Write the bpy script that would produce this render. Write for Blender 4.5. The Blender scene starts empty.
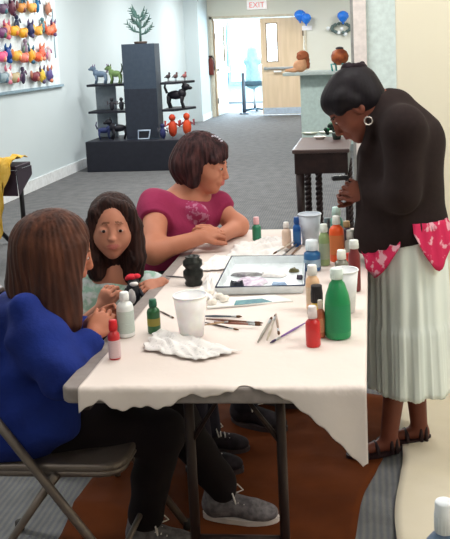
import bpy, bmesh, math, random
import numpy as np
from mathutils import Vector, Matrix
random.seed(7); rng = np.random.RandomState(5)
C = bpy.context.scene
COL = C.collection
# ------------------------------------------------------------------ camera
H = 1.56; F = 850.0
yaw, pit, rol = [math.radians(a) for a in (5, 8, 2.0)]
R3 = Matrix.Rotation(yaw, 3, 'Z') @ Matrix.Rotation(math.pi/2-pit, 3, 'X') @ Matrix.Rotation(-rol, 3, 'Z')
PX, PY = 299.1, 164.0
def ray(u, v): return R3 @ Vector(((u-PX)/F, -(v-PY)/F, -1))
def atz(u, v, z):
    d = ray(u, v); t = (z-H)/d.z; return Vector((t*d.x, t*d.y, z))
def W(u, v, Y):
    d = ray(u, v); t = Y/d.y; return Vector((t*d.x, Y, H+t*d.z))
def atx(u, v, X):
    d = ray(u, v); t = X/d.x; return Vector((X, t*d.y, H+t*d.z))
def zc(p): return -(R3.transposed() @ (Vector(p)-Vector((0, 0, H)))).z
cam = bpy.data.objects.new('camera', bpy.data.cameras.new('camera')); COL.objects.link(cam)
cam.location = (0, 0, H); cam.rotation_euler = R3.to_euler()
cam.data.sensor_fit = 'VERTICAL'; cam.data.sensor_height = 24; cam.data.lens = F/539*24
cam.data.shift_x = (225-PX)/539; cam.data.shift_y = (PY-269.5)/539
cam.data.clip_start = .05; cam.data.clip_end = 100
C.camera = cam
# ------------------------------------------------------------------ materials
def lin(c):
    return tuple(((x/255)/12.92 if x/255 <= .04045 else ((x/255+.055)/1.055)**2.4) for x in c)+(1,)
MC = {}
def mat(name, c, rough=.6, c2=None, scale=(20, 20, 20), spec=.3, metal=0, emit=0, trans=0, bump=0, bscale=60, lo=.35, hi=.65, coord='Object', sub=0, detail=3):
    if name in MC: return MC[name]
    m = bpy.data.materials.new(name); m.use_nodes = True; N = m.node_tree.nodes; L = m.node_tree.links
    b = N['Principled BSDF']; b.inputs['Base Color'].default_value = lin(c)
    b.inputs['Roughness'].default_value = rough; b.inputs['Specular IOR Level'].default_value = spec
    b.inputs['Metallic'].default_value = metal
    if trans: b.inputs['Transmission Weight'].default_value = trans
    if sub:
        b.inputs['Subsurface Weight'].default_value = sub; b.inputs['Subsurface Scale'].default_value = .01
        b.inputs['Subsurface Radius'].default_value = (1, .4, .2)
    if emit:
        b.inputs['Emission Color'].default_value = lin(c); b.inputs['Emission Strength'].default_value = emit
    tc = N.new('ShaderNodeTexCoord'); mp = N.new('ShaderNodeMapping'); mp.inputs['Scale'].default_value = scale
    L.new(tc.outputs[coord], mp.inputs[0])
    no = N.new('ShaderNodeTexNoise'); no.inputs['Scale'].default_value = 1; no.inputs['Detail'].default_value = detail
    L.new(mp.outputs[0], no.inputs[0])
    rp = N.new('ShaderNodeValToRGB'); rp.color_ramp.elements[0].position = lo; rp.color_ramp.elements[1].position = hi
    if c2 is None: c2 = tuple(min(255, x*1.06+2) for x in c)
    rp.color_ramp.elements[0].color = lin(c); rp.color_ramp.elements[1].color = lin(c2)
    L.new(no.outputs[0], rp.inputs[0]); L.new(rp.outputs[0], b.inputs['Base Color'])
    if bump:
        n2 = N.new('ShaderNodeTexNoise'); n2.inputs['Scale'].default_value = bscale; n2.inputs['Detail'].default_value = 4
        L.new(tc.outputs[coord], n2.inputs[0])
        bp = N.new('ShaderNodeBump'); bp.inputs['Strength'].default_value = bump; bp.inputs['Distance'].default_value = .01
        L.new(n2.outputs[0], bp.inputs['Height']); L.new(bp.outputs[0], b.inputs['Normal'])
    MC[name] = m; return m
def stripes(name, c, c2, freq, axis='X', rough=.6, lo=.45, hi=.55, dist=.4):
    if name in MC: return MC[name]
    m = mat(name, c, rough); N = m.node_tree.nodes; L = m.node_tree.links; b = N['Principled BSDF']
    tc = N.new('ShaderNodeTexCoord'); w = N.new('ShaderNodeTexWave'); w.bands_direction = axis
    w.inputs['Scale'].default_value = freq; w.inputs['Distortion'].default_value = dist; w.inputs['Detail'].default_value = 1
    L.new(tc.outputs['Object'], w.inputs[0]); r = N.new('ShaderNodeValToRGB')
    r.color_ramp.elements[0].position = lo; r.color_ramp.elements[1].position = hi
    r.color_ramp.elements[0].color = lin(c); r.color_ramp.elements[1].color = lin(c2)
    L.new(w.outputs[0], r.inputs[0]); L.new(r.outputs[0], b.inputs['Base Color']); return m
def col(c, rough=.5, **k):
    return mat('paint_%d_%d_%d_%s' % (c[0], c[1], c[2], str(rough)[1:]), c, rough, **k)
# ------------------------------------------------------------------ object helpers
def link(name, me, parent=None, loc=None, smooth=None):
    o = bpy.data.objects.new(name, me); COL.objects.link(o)
    if loc is not None: o.location = loc
    if parent: o.parent = parent
    return o
def finish(name, bm, m, parent=None, loc=(0, 0, 0), smooth=False, bevel=0, rot=None):
    me = bpy.data.meshes.new(name); bmesh.ops.recalc_face_normals(bm, faces=bm.faces[:]); bm.to_mesh(me); bm.free()
    for x in (m if isinstance(m, (list, tuple)) else [m]): me.materials.append(x)
    if smooth:
        for p in me.polygons: p.use_smooth = True
    o = link(name, me, parent, loc)
    if rot: o.rotation_euler = rot
    if bevel:
        bv = o.modifiers.new('bevel', 'BEVEL'); bv.width = bevel; bv.segments = 3; bv.limit_method = 'ANGLE'
    return o
def thing(name, label, cat, loc=(0, 0, 0), rz=0, group=None):
    o = bpy.data.objects.new(name, None); COL.objects.link(o); o.location = loc; o.rotation_euler = (0, 0, rz)
    o.empty_display_size = .05; return tag(o, label, cat, group)
def tag(o, label, cat, group=None, kind=None):
    o['label'] = label; o['category'] = cat
    if group: o['group'] = group
    if kind: o['kind'] = kind
    return o
def st(o, lab=None):
    o['kind'] = 'structure'
    if lab: o['label'] = lab
    return o
def abox(bm, lo, hi, mi=0, M=None):
    r = bmesh.ops.create_cube(bm, size=1); vs = r['verts']
    s = [hi[i]-lo[i] for i in range(3)]; c = [(hi[i]+lo[i])/2 for i in range(3)]
    bmesh.ops.scale(bm, vec=s, verts=vs); bmesh.ops.translate(bm, vec=c, verts=vs)
    if M is not None: bmesh.ops.transform(bm, matrix=M, verts=vs)
    for f in {f for v in vs for f in v.link_faces}: f.material_index = mi
    return vs
def tube(bm, pts, r, seg=8, mi=0, close=False):
    pts = [Vector(p) for p in pts]; n = len(pts); rs = r if isinstance(r, (list, tuple)) else [r]*n
    prev = None; rings = []
    for i, p in enumerate(pts):
        if close: t = pts[(i+1) % n]-pts[i-1]
        else: t = pts[min(i+1, n-1)]-pts[max(i-1, 0)]
        t.normalize()
        if prev is None:
            a = Vector((0, 0, 1)) if abs(t.z) < .9 else Vector((1, 0, 0)); x = t.cross(a).normalized()
        else: x = (prev-t*prev.dot(t)).normalized()
        y = t.cross(x); prev = x
        rings.append([bm.verts.new(p+(x*math.cos(2*math.pi*k/seg)+y*math.sin(2*math.pi*k/seg))*rs[i]) for k in range(seg)])
    m = n if close else n-1
    for i in range(m):
        A, B = rings[i], rings[(i+1) % n]
        for k in range(seg):
            f = bm.faces.new((A[k], A[(k+1) % seg], B[(k+1) % seg], B[k])); f.material_index = mi; f.smooth = True
    if not close:
        for g in (rings[0][::-1], rings[-1]):
            f = bm.faces.new(g); f.material_index = mi
def lathe(bm, prof, seg=24, c=(0, 0, 0), mi=0, sx=1, sy=1, a0=0, a1=2*math.pi):
    full = abs(a1-a0-2*math.pi) < 1e-6; n = seg if full else seg+1; rings = []
    for r, z in prof:
        rings.append([bm.verts.new((c[0]+sx*r*math.cos(a0+(a1-a0)*k/seg), c[1]+sy*r*math.sin(a0+(a1-a0)*k/seg), c[2]+z)) for k in range(n)])
    for A, B in zip(rings[:-1], rings[1:]):
        for k in range(seg):
            j = (k+1) % n
            f = bm.faces.new((A[k], A[j], B[j], B[k])); f.material_index = mi; f.smooth = True
    if full:
        for g, p in ((rings[0][::-1], prof[0]), (rings[-1], prof[-1])):
            if p[0] > 1e-4: bm.faces.new(g).material_index = mi
def blobm(bm, c, r, mi=0, sub=2, rot=None):
    res = bmesh.ops.create_icosphere(bm, subdivisions=sub, radius=1); vs = res['verts']
    M = Matrix.Translation(c) @ (rot.to_4x4() if rot is not None else Matrix.Identity(4)) @ Matrix.Diagonal((r[0], r[1], r[2], 1))
    bmesh.ops.transform(bm, matrix=M, verts=vs)
    for f in {f for v in vs for f in v.link_faces}: f.material_index = mi; f.smooth = True
def prism(bm, poly, z0, z1, mi=0, M=None):
    a = [bm.verts.new((x, y, z0)) for x, y in poly]; b = [bm.verts.new((x, y, z1)) for x, y in poly]
    n = len(poly)
    for k in range(n): bm.faces.new((a[k], a[(k+1) % n], b[(k+1) % n], b[k])).material_index = mi
    bm.faces.new(a[::-1]).material_index = mi; bm.faces.new(b).material_index = mi
    if M is not None: bmesh.ops.transform(bm, matrix=M, verts=a+b)
def BX(name, lo, hi, m, parent=None, bevel=0, loc=(0, 0, 0)):
    bm = bmesh.new(); abox(bm, lo, hi); return finish(name, bm, m, parent, bevel=bevel, loc=loc)
def TB(name, pts, r, m, parent=None, seg=10, close=False):
    bm = bmesh.new(); tube(bm, pts, r, seg, close=close); return finish(name, bm, m, parent, smooth=True)
def rrect(x0, y0, x1, y1, r, n=5):
    out = []
    for cx, cy, a in ((x1-r, y1-r, 0), (x0+r, y1-r, 90), (x0+r, y0+r, 180), (x1-r, y0+r, 270)):
        for k in range(n+1):
            t = math.radians(a+90*k/n); out.append((cx+r*math.cos(t), cy+r*math.sin(t)))
    return out
# ------------------------------------------------------------------ sculpted surfaces (signed distance -> quad mesh)
class Sculpt:
    def __init__(s, vox=.005): s.p = []; s.vox = vox; s.disp = None
    def cap(s, a, b, ra, rb=None, k=.02, m=0, clip=None, sub=False):
        s.p.append(('c', Vector(a), Vector(b), ra, ra if rb is None else rb, k, m, clip, sub)); return s
    def chain(s, pts, rs, k=.02, m=0):
        for i in range(len(pts)-1): s.cap(pts[i], pts[i+1], rs[i], rs[i+1], k, m)
    def ell(s, c, r, rot=None, k=.02, m=0, clip=None, sub=False):
        s.p.append(('e', Vector(c), Vector(r), rot or Matrix.Identity(3), 0, k, m, clip, sub)); return s
    def mesh(s, name, mats, parent=None, smooth_iter=1):
        lo = np.full(3, 1e9); hi = np.full(3, -1e9); bb = []
        for q in s.p:
            if q[0] == 'c': r = max(q[3], q[4]); l = np.minimum(q[1], q[2])-r; h = np.maximum(q[1], q[2])+r
            else: r = max(q[2]); l = np.array(q[1])-r; h = np.array(q[1])+r
            bb.append((l, h))
            if not q[8]: lo = np.minimum(lo, l); hi = np.maximum(hi, h)
        v = s.vox; lo = lo-.03; hi = hi+.03; n = np.ceil((hi-lo)/v).astype(int)+1
        D = np.full(n, .2, np.float32); T = np.full(n, .2, np.float32); M = np.zeros(n, np.int16)
        ax = [lo[i]+v*np.arange(n[i]) for i in range(3)]
        for q, (l, h) in zip(s.p, bb):
            pad = q[5]+4*v+.01
            i0 = np.clip(np.floor((l-pad-lo)/v).astype(int), 0, n-1); i1 = np.clip(np.ceil((h+pad-lo)/v).astype(int)+1, 1, n)
            if (i1 <= i0).any(): continue
            sl = tuple(slice(i0[i], i1[i]) for i in range(3))
            X, Y, Z = np.meshgrid(*[ax[i][sl[i]].astype(np.float32) for i in range(3)], indexing='ij')
            if q[0] == 'c':
                a, b = q[1], q[2]; ba = b-a; L2 = max(ba.length_squared, 1e-9)
                px, py, pz = X-a.x, Y-a.y, Z-a.z
                t = np.clip((px*ba.x+py*ba.y+pz*ba.z)/L2, 0, 1)
                d = np.sqrt((px-t*ba.x)**2+(py-t*ba.y)**2+(pz-t*ba.z)**2)-(q[3]+(q[4]-q[3])*t)
            else:
                Ri = q[3].transposed(); c = q[1]; r = q[2]
                px, py, pz = X-c.x, Y-c.y, Z-c.z
                e = [(Ri[i][0]*px+Ri[i][1]*py+Ri[i][2]*pz) for i in range(3)]
                k0 = np.sqrt(sum((e[i]/r[i])**2 for i in range(3))); k1 = np.sqrt(sum((e[i]/r[i]**2)**2 for i in range(3)))+1e-9
                d = k0*(k0-1)/k1
            if q[7]:
                pt, nn = Vector(q[7][0]), Vector(q[7][1]).normalized()
                d = np.maximum(d, (X-pt.x)*nn.x+(Y-pt.y)*nn.y+(Z-pt.z)*nn.z)
            k = max(q[5], 1e-5); A = D[sl]
            if q[8]:
                hh = np.maximum(k-np.abs(A+d), 0)/k; D[sl] = np.maximum(A, -d)+hh*hh*k/4; continue
            hh = np.maximum(k-np.abs(A-d), 0)/k; D[sl] = np.minimum(A, d)-hh*hh*k/4
            w = (d < T[sl]) if q[6] == 0 or len(mats if isinstance(mats, list) else [0]) < 3 else ((d < T[sl]) & (d < .0034)); T[sl] = np.where(w, d, T[sl]); M[sl] = np.where(w, q[6], M[sl])
        if s.disp:
            band = np.abs(D) < .04; I = np.argwhere(band)
            P = lo+I*v; D[band] += s.disp(P.T[0], P.T[1], P.T[2]).astype(np.float32)
        D[0] = D[-1] = .2; D[:, 0] = D[:, -1] = .2; D[:, :, 0] = D[:, :, -1] = .2
        S = D < 0
        c = np.zeros(np.array(n)-1, np.int8)
        offs = [(i, j, k) for i in (0, 1) for j in (0, 1) for k in (0, 1)]
        sh = lambda A, o: A[o[0]:A.shape[0]-1+o[0], o[1]:A.shape[1]-1+o[1], o[2]:A.shape[2]-1+o[2]]
        for o in offs: c += sh(S, o)
        act = (c > 0) & (c < 8); I = np.argwhere(act); idx = np.full(act.shape, -1, np.int32); idx[act] = np.arange(len(I))
        cv = {o: D[I[:, 0]+o[0], I[:, 1]+o[1], I[:, 2]+o[2]].astype(np.float64) for o in offs}
        acc = np.zeros((len(I), 3)); cnt = np.zeros(len(I))
        for o in offs:
            for a in range(3):
                if o[a] == 0:
                    o2 = list(o); o2[a] = 1; o2 = tuple(o2); A, B = cv[o], cv[o2]; x = (A < 0) != (B < 0)
                    t = np.where(x, A/np.where(x, A-B, 1), 0); pt = np.tile(np.array(o, float), (len(I), 1)); pt[:, a] += t
                    acc[x] += pt[x]; cnt[x] += 1
        V = lo+(I+acc/cnt[:, None])*v; MV = M[I[:, 0], I[:, 1], I[:, 2]]
        Q = []
        for a in range(3):
            b_, c_ = (a+1) % 3, (a+2) % 3
            s0 = [slice(1, -1)]*3; s0[a] = slice(0, -1); s1 = list(s0); s1[a] = slice(1, None)
            X = np.argwhere(S[tuple(s0)] != S[tuple(s1)]); base = X.copy(); base[:, b_] += 1; base[:, c_] += 1
            inside = S[base[:, 0], base[:, 1], base[:, 2]]
            def g(db, dc):
                e = base.copy(); e[:, b_] += db; e[:, c_] += dc; return idx[e[:, 0], e[:, 1], e[:, 2]]
            q4 = np.stack([g(-1, -1), g(0, -1), g(0, 0), g(-1, 0)], 1)
            q4[~inside] = q4[~inside][:, ::-1]; Q.append(q4)
        Q = np.concatenate(Q); Q = Q[(Q >= 0).all(1)]
        for _ in range(smooth_iter):
            ac = np.zeros_like(V); cn = np.zeros(len(V))
            for i in range(4):
                for j in (1, 3):
                    np.add.at(ac, Q[:, i], V[Q[:, (i+j) % 4]]); np.add.at(cn, Q[:, i], 1)
            V = .5*V+.5*ac/np.maximum(cn, 1)[:, None]
        me = bpy.data.meshes.new(name); me.vertices.add(len(V)); me.vertices.foreach_set('co', V.ravel())
        me.loops.add(Q.size); me.loops.foreach_set('vertex_index', Q.ravel().astype(np.int32))
        me.polygons.add(len(Q)); me.polygons.foreach_set('loop_start', np.arange(0, Q.size, 4, dtype=np.int32))
        me.polygons.foreach_set('loop_total', np.full(len(Q), 4, np.int32))
        for x in (mats if isinstance(mats, (list, tuple)) else [mats]): me.materials.append(x)
        me.polygons.foreach_set('material_index', MV[Q[:, 0]].astype(np.int32))
        me.polygons.foreach_set('use_smooth', np.ones(len(Q), bool)); me.update(); me.validate()
        return link(name, me, parent)
def frame(fwd, up):
    f = Vector(fwd).normalized(); u = Vector(up); x = f.cross(u).normalized(); u = x.cross(f)
    return Matrix((x, f, u)).transposed()     # columns right, forward, up
def wrk(amp, fx, fy, fz, ph=0):
    def f(x, y, z):
        a = np.sin(fx*x+fy*.6*y+2.1*np.sin(fz*.35*z+ph)+ph)*np.cos(fz*z+.7*fx*x+1.3*np.sin(fy*.5*y))
        b = np.sin(fz*1.9*z+1.7*np.sin(fx*.8*x+ph)+fy*1.1*y)
        return amp*(.6*a+.4*b)
    return f
def head(S, c, fwd, up, h=.22, skin=0, lip=1, brow=2, ear=True, kid=False):
    """skull, jaw, cheeks, nose, lips, brows and ears; lip / brow are material slots"""
    s = h/.22; R = frame(fwd, up); c = Vector(c); P = lambda x, y, z: c+R @ Vector((x*s, y*s, z*s))
    E = lambda p, r, k=.02, m=skin, sub=False: S.ell(P(*p), [q*s for q in r], R, k*s, m, sub=sub)
    E((0, -.012, .03), (.072, .09, .082)); E((0, .030, -.02), (.060, .056, .080), .03)
    E((0, .045, -.075), (.034, .034, .034), .03); E((0, .064, -.092), (.017, .016, .016), .02)
    for q in (-1, 1):
        if not kid: E((q*.036, .052, -.030), (.024, .026, .026), .02)
        E((q*.030, .088, .004), (.017, .014, .011), .012, sub=True)
        E((q*.030, .074, .002), (.016, .013, .0125), .006)
        S.cap(P(q*.015, .088, .022), P(q*.045, .078, .022), .0032*s, .002*s, .003*s, brow) if not kid else S.cap(P(q*.016, .086, .029), P(q*.044, .078, .024), .0026*s, .0018*s, .002*s, brow)
        if ear:
            E((q*.074, -.006, -.006), (.009, .019, .031), .008); E((q*.082, .000, -.006), (.006, .010, .018), .004, sub=True)
        if kid: E((q*.030, .046, -.034), (.034, .034, .036), .03)
        E((q*.008, .094 if kid else .096, -.035 if not kid else -.028), (.0055, .007, .005), .006)
    if kid: S.cap(P(0, .083, .004), P(0, .098, -.026), .005*s, .0078*s, .014*s, skin)
    else: S.cap(P(0, .084, .010), P(0, .104, -.030), .0075*s, .0095*s, .014*s, skin)
    E((0, .084, -.055), (.026, .012, .016), .012)
    if kid: E((0, .0915, -.0555), (.019, .0070, .0040), .002, lip); E((0, .0905, -.0625), (.015, .0075, .0052), .002, lip)
    else: E((0, .0925, -.0545), (.021, .0075, .0045), .003, lip); E((0, .092, -.063), (.017, .008, .0055), .003, lip)
    return P, R, s
def eyes(P, R, s, parent, iris=(60, 38, 25), z=.002, k=1):
    w = mat('eye_white', (176, 160, 154), .35); ir = col(iris, .2)
    for q in (-1, 1):
        bm = bmesh.new(); blobm(bm, P(q*.030, .0790, z), (.0125*s*k, .0098*s, .0056*s*k), 0, 3, R)
        blobm(bm, P(q*.030+(.0, .0)[0], .0862, z-.0005), (.0062*s*k, .004*s, .0060*s*k), 1, 2, R)
        finish('eye', bm, [w, ir], parent)
def hand(S, w, d, n, side=1, s=1.0, curl=(25, 35, 30), spread=6, m=0, thumb=40):
    """w wrist, d finger direction, n back-of-hand normal, side = which side the thumb leaves"""
    d = Vector(d).normalized(); n = Vector(n); n = (n-d*n.dot(d)).normalized(); x = d.cross(n).normalized()*side   # thumb side
    Pm = Vector(w)+d*.045*s
    R = Matrix((x, d, n)).transposed()
    S.ell(Pm, (.036*s, .048*s, .0145*s), R, .012*s, m)
    S.cap(w, Vector(w)+d*.02*s, .021*s, .022*s, .012*s, m)
    Ls = (.068, .076, .070, .055)
    for i in range(4):
        off = (.027-.018*i)*s; st_ = Vector(w)+d*(.080-.004*abs(i-1))*s+x*off
        a = math.radians(spread*(1.5-i)); dd = (d*math.cos(a)+x*math.sin(a)).normalized(); p = st_-d*.02*s; r = (.0088, .0088, .0084, .0075)[i]*s
        S.cap(p, st_, r*1.05, r, .004*s, m); ang = 0; q = st_
        for j, fr in enumerate((.45, .31, .24)):
            ang += math.radians(curl[j]); dirv = dd*math.cos(ang)-n*math.sin(ang); e = q+dirv*Ls[i]*fr*s
            S.cap(q, e, r*(1-.08*j), r*(1-.08*(j+1)), .003*s, m); q = e
    t0 = Vector(w)+d*.022*s+x*.02*s; a = math.radians(thumb)
    t1 = t0+(d*math.cos(a)+x*math.sin(a)-n*.25)*.036*s; t2 = t1+(d*math.cos(a*.5)+x*math.sin(a*.4)-n*.45)*.03*s; t3 = t2+(d-n*.5+x*.05).normalized()*.024*s
    S.chain([t0, t1, t2, t3], [.015*s, .0115*s, .0098*s, .008*s], .006*s, m)

# ------------------------------------------------------------------ room
WX = -3.9; BY = 19.0; CH = 2.95; RX = 2.6; NY = -3.0
carpet = mat('carpet', (110, 111, 109), .95, c2=(124, 125, 123), scale=(9, 9, 9), bump=.5, bscale=220, spec=.15)
def carpet_stripes():
    N = carpet.node_tree.nodes; L = carpet.node_tree.links; b = N['Principled BSDF']
    tc = N.new('ShaderNodeTexCoord'); w = N.new('ShaderNodeTexWave'); w.bands_direction = 'X'; w.inputs['Scale'].default_value = 14; w.inputs['Distortion'].default_value = 1.5
    w.inputs['Detail'].default_value = 2
    L.new(tc.outputs['Object'], w.inputs[0]); mx = N.new('ShaderNodeMix'); mx.data_type = 'RGBA'; mx.blend_type = 'MULTIPLY'
    r = N.new('ShaderNodeValToRGB'); r.color_ramp.elements[0].color = (.72, .72, .84, 1); r.color_ramp.elements[1].color = (1, 1, 1, 1)
    old = b.inputs['Base Color'].links[0].from_socket
    L.new(w.outputs[0], r.inputs[0]); mx.inputs[0].default_value = 1; L.new(old, mx.inputs[6]); L.new(r.outputs[0], mx.inputs[7]); L.new(mx.outputs[2], b.inputs['Base Color'])
carpet_stripes()
wall_b = mat('wall_paint_cool', (203, 216, 220), .85, c2=(207, 219, 223), scale=(1, 1, 1))
wall_c = mat('wall_paint_cream', (232, 226, 206), .85, c2=(234, 229, 210), scale=(1, 1, 1))
wall_f = mat('wall_paint_far', (222, 222, 210), .85, c2=(226, 226, 215), scale=(1, 1, 1))
white = mat('white_trim', (226, 230, 232), .5)
st(BX('floor', (WX-.2, NY-.2, -.1), (RX+.2, BY+6, 0), carpet))
st(BX('ceiling', (WX-.2, NY-.2, CH), (RX+.2, BY+6, CH+.1), mat('ceiling_tile', (215, 215, 210), .9)))
st(BX('wall_left', (WX-.15, NY-.2, 0), (WX, BY, CH), wall_b))
st(BX('wall_left_return', (WX, 17.9, 0), (-3.60, BY, CH), wall_b))
st(BX('wall_rear', (WX, NY-.15, 0), (RX, NY, CH), wall_c))
st(BX('wall_right', (RX, NY-.15, 0), (RX+.15, BY, CH), wall_c))
DL, DR, DT = -3.50, -1.46, 2.18
bm = bmesh.new(); abox(bm, (WX-.15, BY, 0), (DL, BY+.15, CH)); abox(bm, (DR, BY, 0), (RX+.15, BY+.15, CH)); abox(bm, (DL, BY, DT), (DR, BY+.15, CH))
st(finish('wall_far', bm, wall_f))
st(BX('baseboard_left', (WX, NY, 0), (WX+.015, 17.9, .13), white))
st(BX('baseboard_left_return', (-3.60, 17.885, 0), (-3.585, BY, .13), white))
bm = bmesh.new(); abox(bm, (DR+.06, BY-.015, 0), (RX, BY, .13))
st(finish('baseboard_far', bm, white))
# partition pieces on the right
st(BX('wall_partition', (.112, 3.66, 0), (RX, 3.78, CH), wall_c))
pb = mat('wall_paint_pale_blue', (205, 218, 216), .85)
st(BX('wall_divider', (-.03, 8.0, 0), (RX, 8.12, CH), pb))
st(BX('trim_post', (-.15, 7.96, 0), (-.03, 8.14, CH), mat('post_paint', (214, 204, 200), .6), bevel=.004))
st(BX('trim_edge', (-.178, 7.99, 0), (-.151, 8.11, CH), mat('post_metal', (150, 150, 148), .4, metal=.3)))
# vestibule beyond the doors
vw = mat('vestibule_white', (225, 238, 246), .8)
bm = bmesh.new(); abox(bm, (WX-.3, BY+.15, 0), (WX-.15, BY+5, CH)); abox(bm, (-.6, BY+.15, 0), (-.45, BY+5, CH)); abox(bm, (WX-.3, BY+5, 0), (-.45, BY+5.15, CH))
st(finish('wall_vestibule', bm, vw))
st(BX('trim_vestibule', (-3.05, BY+4.93, .05), (-2.85, BY+5, 2.3), mat('vest_frame', (120, 170, 190), .5)))
win = BX('window_1', (-3.95, BY+4.6, .5), (-2.4, BY+4.98, 2.3), mat('vest_frame', (120, 170, 190), .5)); st(win)
BX('window_pane', (-3.85, BY+4.55, .6), (-2.5, BY+4.61, 2.2), mat('window_daylight', (205, 232, 255), .3, emit=3.0), win)
# door frame and doors
wood = mat('door_wood', (232, 208, 178), .5, c2=(222, 198, 166), scale=(14, 14, 1.2))
fr = bmesh.new(); abox(fr, (DL-.06, BY-.03, 0), (DL, BY+.17, DT+.06)); abox(fr, (DR, BY-.03, 0), (DR+.06, BY+.17, DT+.06)); abox(fr, (DL-.06, BY-.03, DT), (DR+.06, BY+.17, DT+.06))
st(finish('trim_doorway', fr, mat('frame_paint', (205, 196, 176), .5)))
steel = mat('brushed_steel', (170, 175, 178), .35, metal=.8)
def door(name, lab, hinge, ang, w, sgn):
    d = bpy.data.objects.new(name, None); COL.objects.link(d); d.location = (hinge, BY+.05, 0); d.rotation_euler = (0, 0, ang); st(d, lab)
    x0, x1 = sorted((0, sgn*w)); wx0 = min(sgn*.62, sgn*.84)*w; wx1 = max(sgn*.62, sgn*.84)*w
    if name == 'door_2': wx0, wx1 = min(sgn*.55, sgn*.86)*w, max(sgn*.55, sgn*.86)*w
    bm = bmesh.new(); z0, z1 = 1.22, 2.03
    abox(bm, (x0, -.022, .02), (wx0, .022, DT-.01)); abox(bm, (wx1, -.022, .02), (x1, .022, DT-.01)); abox(bm, (wx0, -.022, .02), (wx1, .022, z0)); abox(bm, (wx0, -.022, z1), (wx1, .022, DT-.01))
    finish('door_panel', bm, wood, d)
    wf = bmesh.new()
    for lo, hi in (((wx0-.03, -.03, z0-.03), (wx0, .03, z1+.03)), ((wx1, -.03, z0-.03), (wx1+.03, .03, z1+.03)), ((wx0, -.03, z0-.03), (wx1, .03, z0)), ((wx0, -.03, z1), (wx1, .03, z1+.03))): abox(wf, lo, hi)
    vf = finish('vision_frame', wf, mat('vision_frame', (160, 140, 120), .5), d)
    BX('vision_glass', (wx0, -.004, z0), (wx1, .004, z1), mat('door_glass', (235, 245, 250), .15, trans=.9), vf)
    bar = BX('push_bar', (x0+.06, -.085, 1.03), (x1-.06, -.045, 1.08), steel, d, bevel=.006)
    BX('bar_bracket', (x0+.08, -.05, 1.02), (x0+.12, -.022, 1.09), steel, bar); BX('bar_bracket', (x1-.12, -.05, 1.02), (x1-.08, -.022, 1.09), steel, bar)
    BX('kick_plate', (x0+.02, -.028, .03), (x1-.02, -.022, .17), mat('kick_plate', (190, 205, 222), .35, metal=.3), d)
    BX('lever_handle', (x0+.28 if sgn < 0 else x1-.2, -.10, .96), (x0+.46 if sgn < 0 else x1-.05, -.07, 1.0), mat('lever_white', (235, 235, 235), .3), d, bevel=.01)
    BX('hinge', (-.02, -.04, .3), (.02, -.022, .42), mat('hinge_dark', (70, 55, 45), .4, metal=.5), d); BX('hinge', (-.02, -.04, 1.75), (.02, -.022, 1.87), mat('hinge_dark', (70, 55, 45), .4), d)
door('door_1', 'closed light wood door leaf with narrow glass pane', DR-.01, 0, .97, -1)
door('door_2', 'open light wood door leaf swung into the vestibule', DL+.02, math.radians(86), 1.0, 1)
# exit sign
ex = thing('exit_sign', 'white exit sign with pale red lettering above the double doors', 'sign', (-2.47, BY, 2.36))
BX('sign_housing', (-.22, -.09, 0), (.22, 0, .2), mat('sign_white', (245, 235, 235), .5, emit=.2), ex, bevel=.01)
fc = bpy.data.curves.new('sign_lettering', 'FONT'); fc.body = 'EXIT'; fc.size = .17; fc.extrude = .004; fc.align_x = 'CENTER'
fo = bpy.data.objects.new('tmp', fc); COL.objects.link(fo); dg = bpy.context.evaluated_depsgraph_get()
me = bpy.data.meshes.new_from_object(fo.evaluated_get(dg)); bpy.data.objects.remove(fo); me.materials.clear(); me.materials.append(mat('exit_red', (235, 150, 150), .5))
t = link('sign_lettering', me, ex, (0, -.094, .04)); t.rotation_euler = (math.pi/2, 0, 0)
# fire extinguisher on the left wall end
fp = W(211, 75, 18.9)
fe = thing('fire_extinguisher', 'dark red fire extinguisher on the wall left of the doorway', 'fire extinguisher', (fp.x, 18.93, fp.z))
bm = bmesh.new(); lathe(bm, [(.0, 0), (.06, .0), (.068, .02), (.068, .3), (.05, .35), (.02, .38), (.02, .4), (0, .4)], 16); finish('cylinder_body', bm, mat('ext_red', (104, 44, 34), .5), fe, smooth=True)
BX('valve_handle', (-.05, -.02, .39), (.05, .02, .43), mat('ext_black', (40, 30, 28), .5), fe, bevel=.006)
TB('hose', [(.03, 0, .4), (.08, -.01, .37), (.085, -.01, .2), (.08, 0, .1)], .012, mat('ext_black', (40, 30, 28), .5), fe)
# coat draped on a stand in the vestibule
cs = thing('office_chair', 'pale blue coat draped chair standing in the bright vestibule', 'chair', (W(253, 60, 20.3).x, 20.3, 0))
S = Sculpt(.02); S.cap((-.02, 0, .75), (-.02, 0, 1.45), .2, .12, .08).cap((-.15, 0, 1.2), (.15, 0, 1.2), .1, .1, .05); S.disp = wrk(.02, 18, 9, 6); S.mesh('draped_coat', mat('coat_blue', (132, 168, 178), .8), cs)
BX('seat', (-.22, -.22, .62), (.24, .22, .74), mat('seat_slate', (58, 84, 100), .7), cs, bevel=.03)
TB('post', [(0, 0, .05), (0, 0, .62)], .03, steel, cs)
for a in range(5):
    TB('base_arm', [(0, 0, .07), (.28*math.cos(a*1.2566), .28*math.sin(a*1.2566), .04)], .022, mat('seat_slate', (58, 84, 100), .7), cs)
bl = thing('bollard', 'dark narrow post standing inside the open doorway', 'post', (W(244, 100, 19.6).x, 19.6, 0))
TB('post_shaft', [(0, 0, .02), (0, 0, .95)], .045, mat('slate_post', (84, 96, 112), .5), bl); bm = bmesh.new(); lathe(bm, [(0, 0), (.12, 0), (.12, .02), (.05, .04), (0, .04)], 18); finish('post_foot', bm, mat('slate_post', (84, 96, 112), .5), bl)
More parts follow.
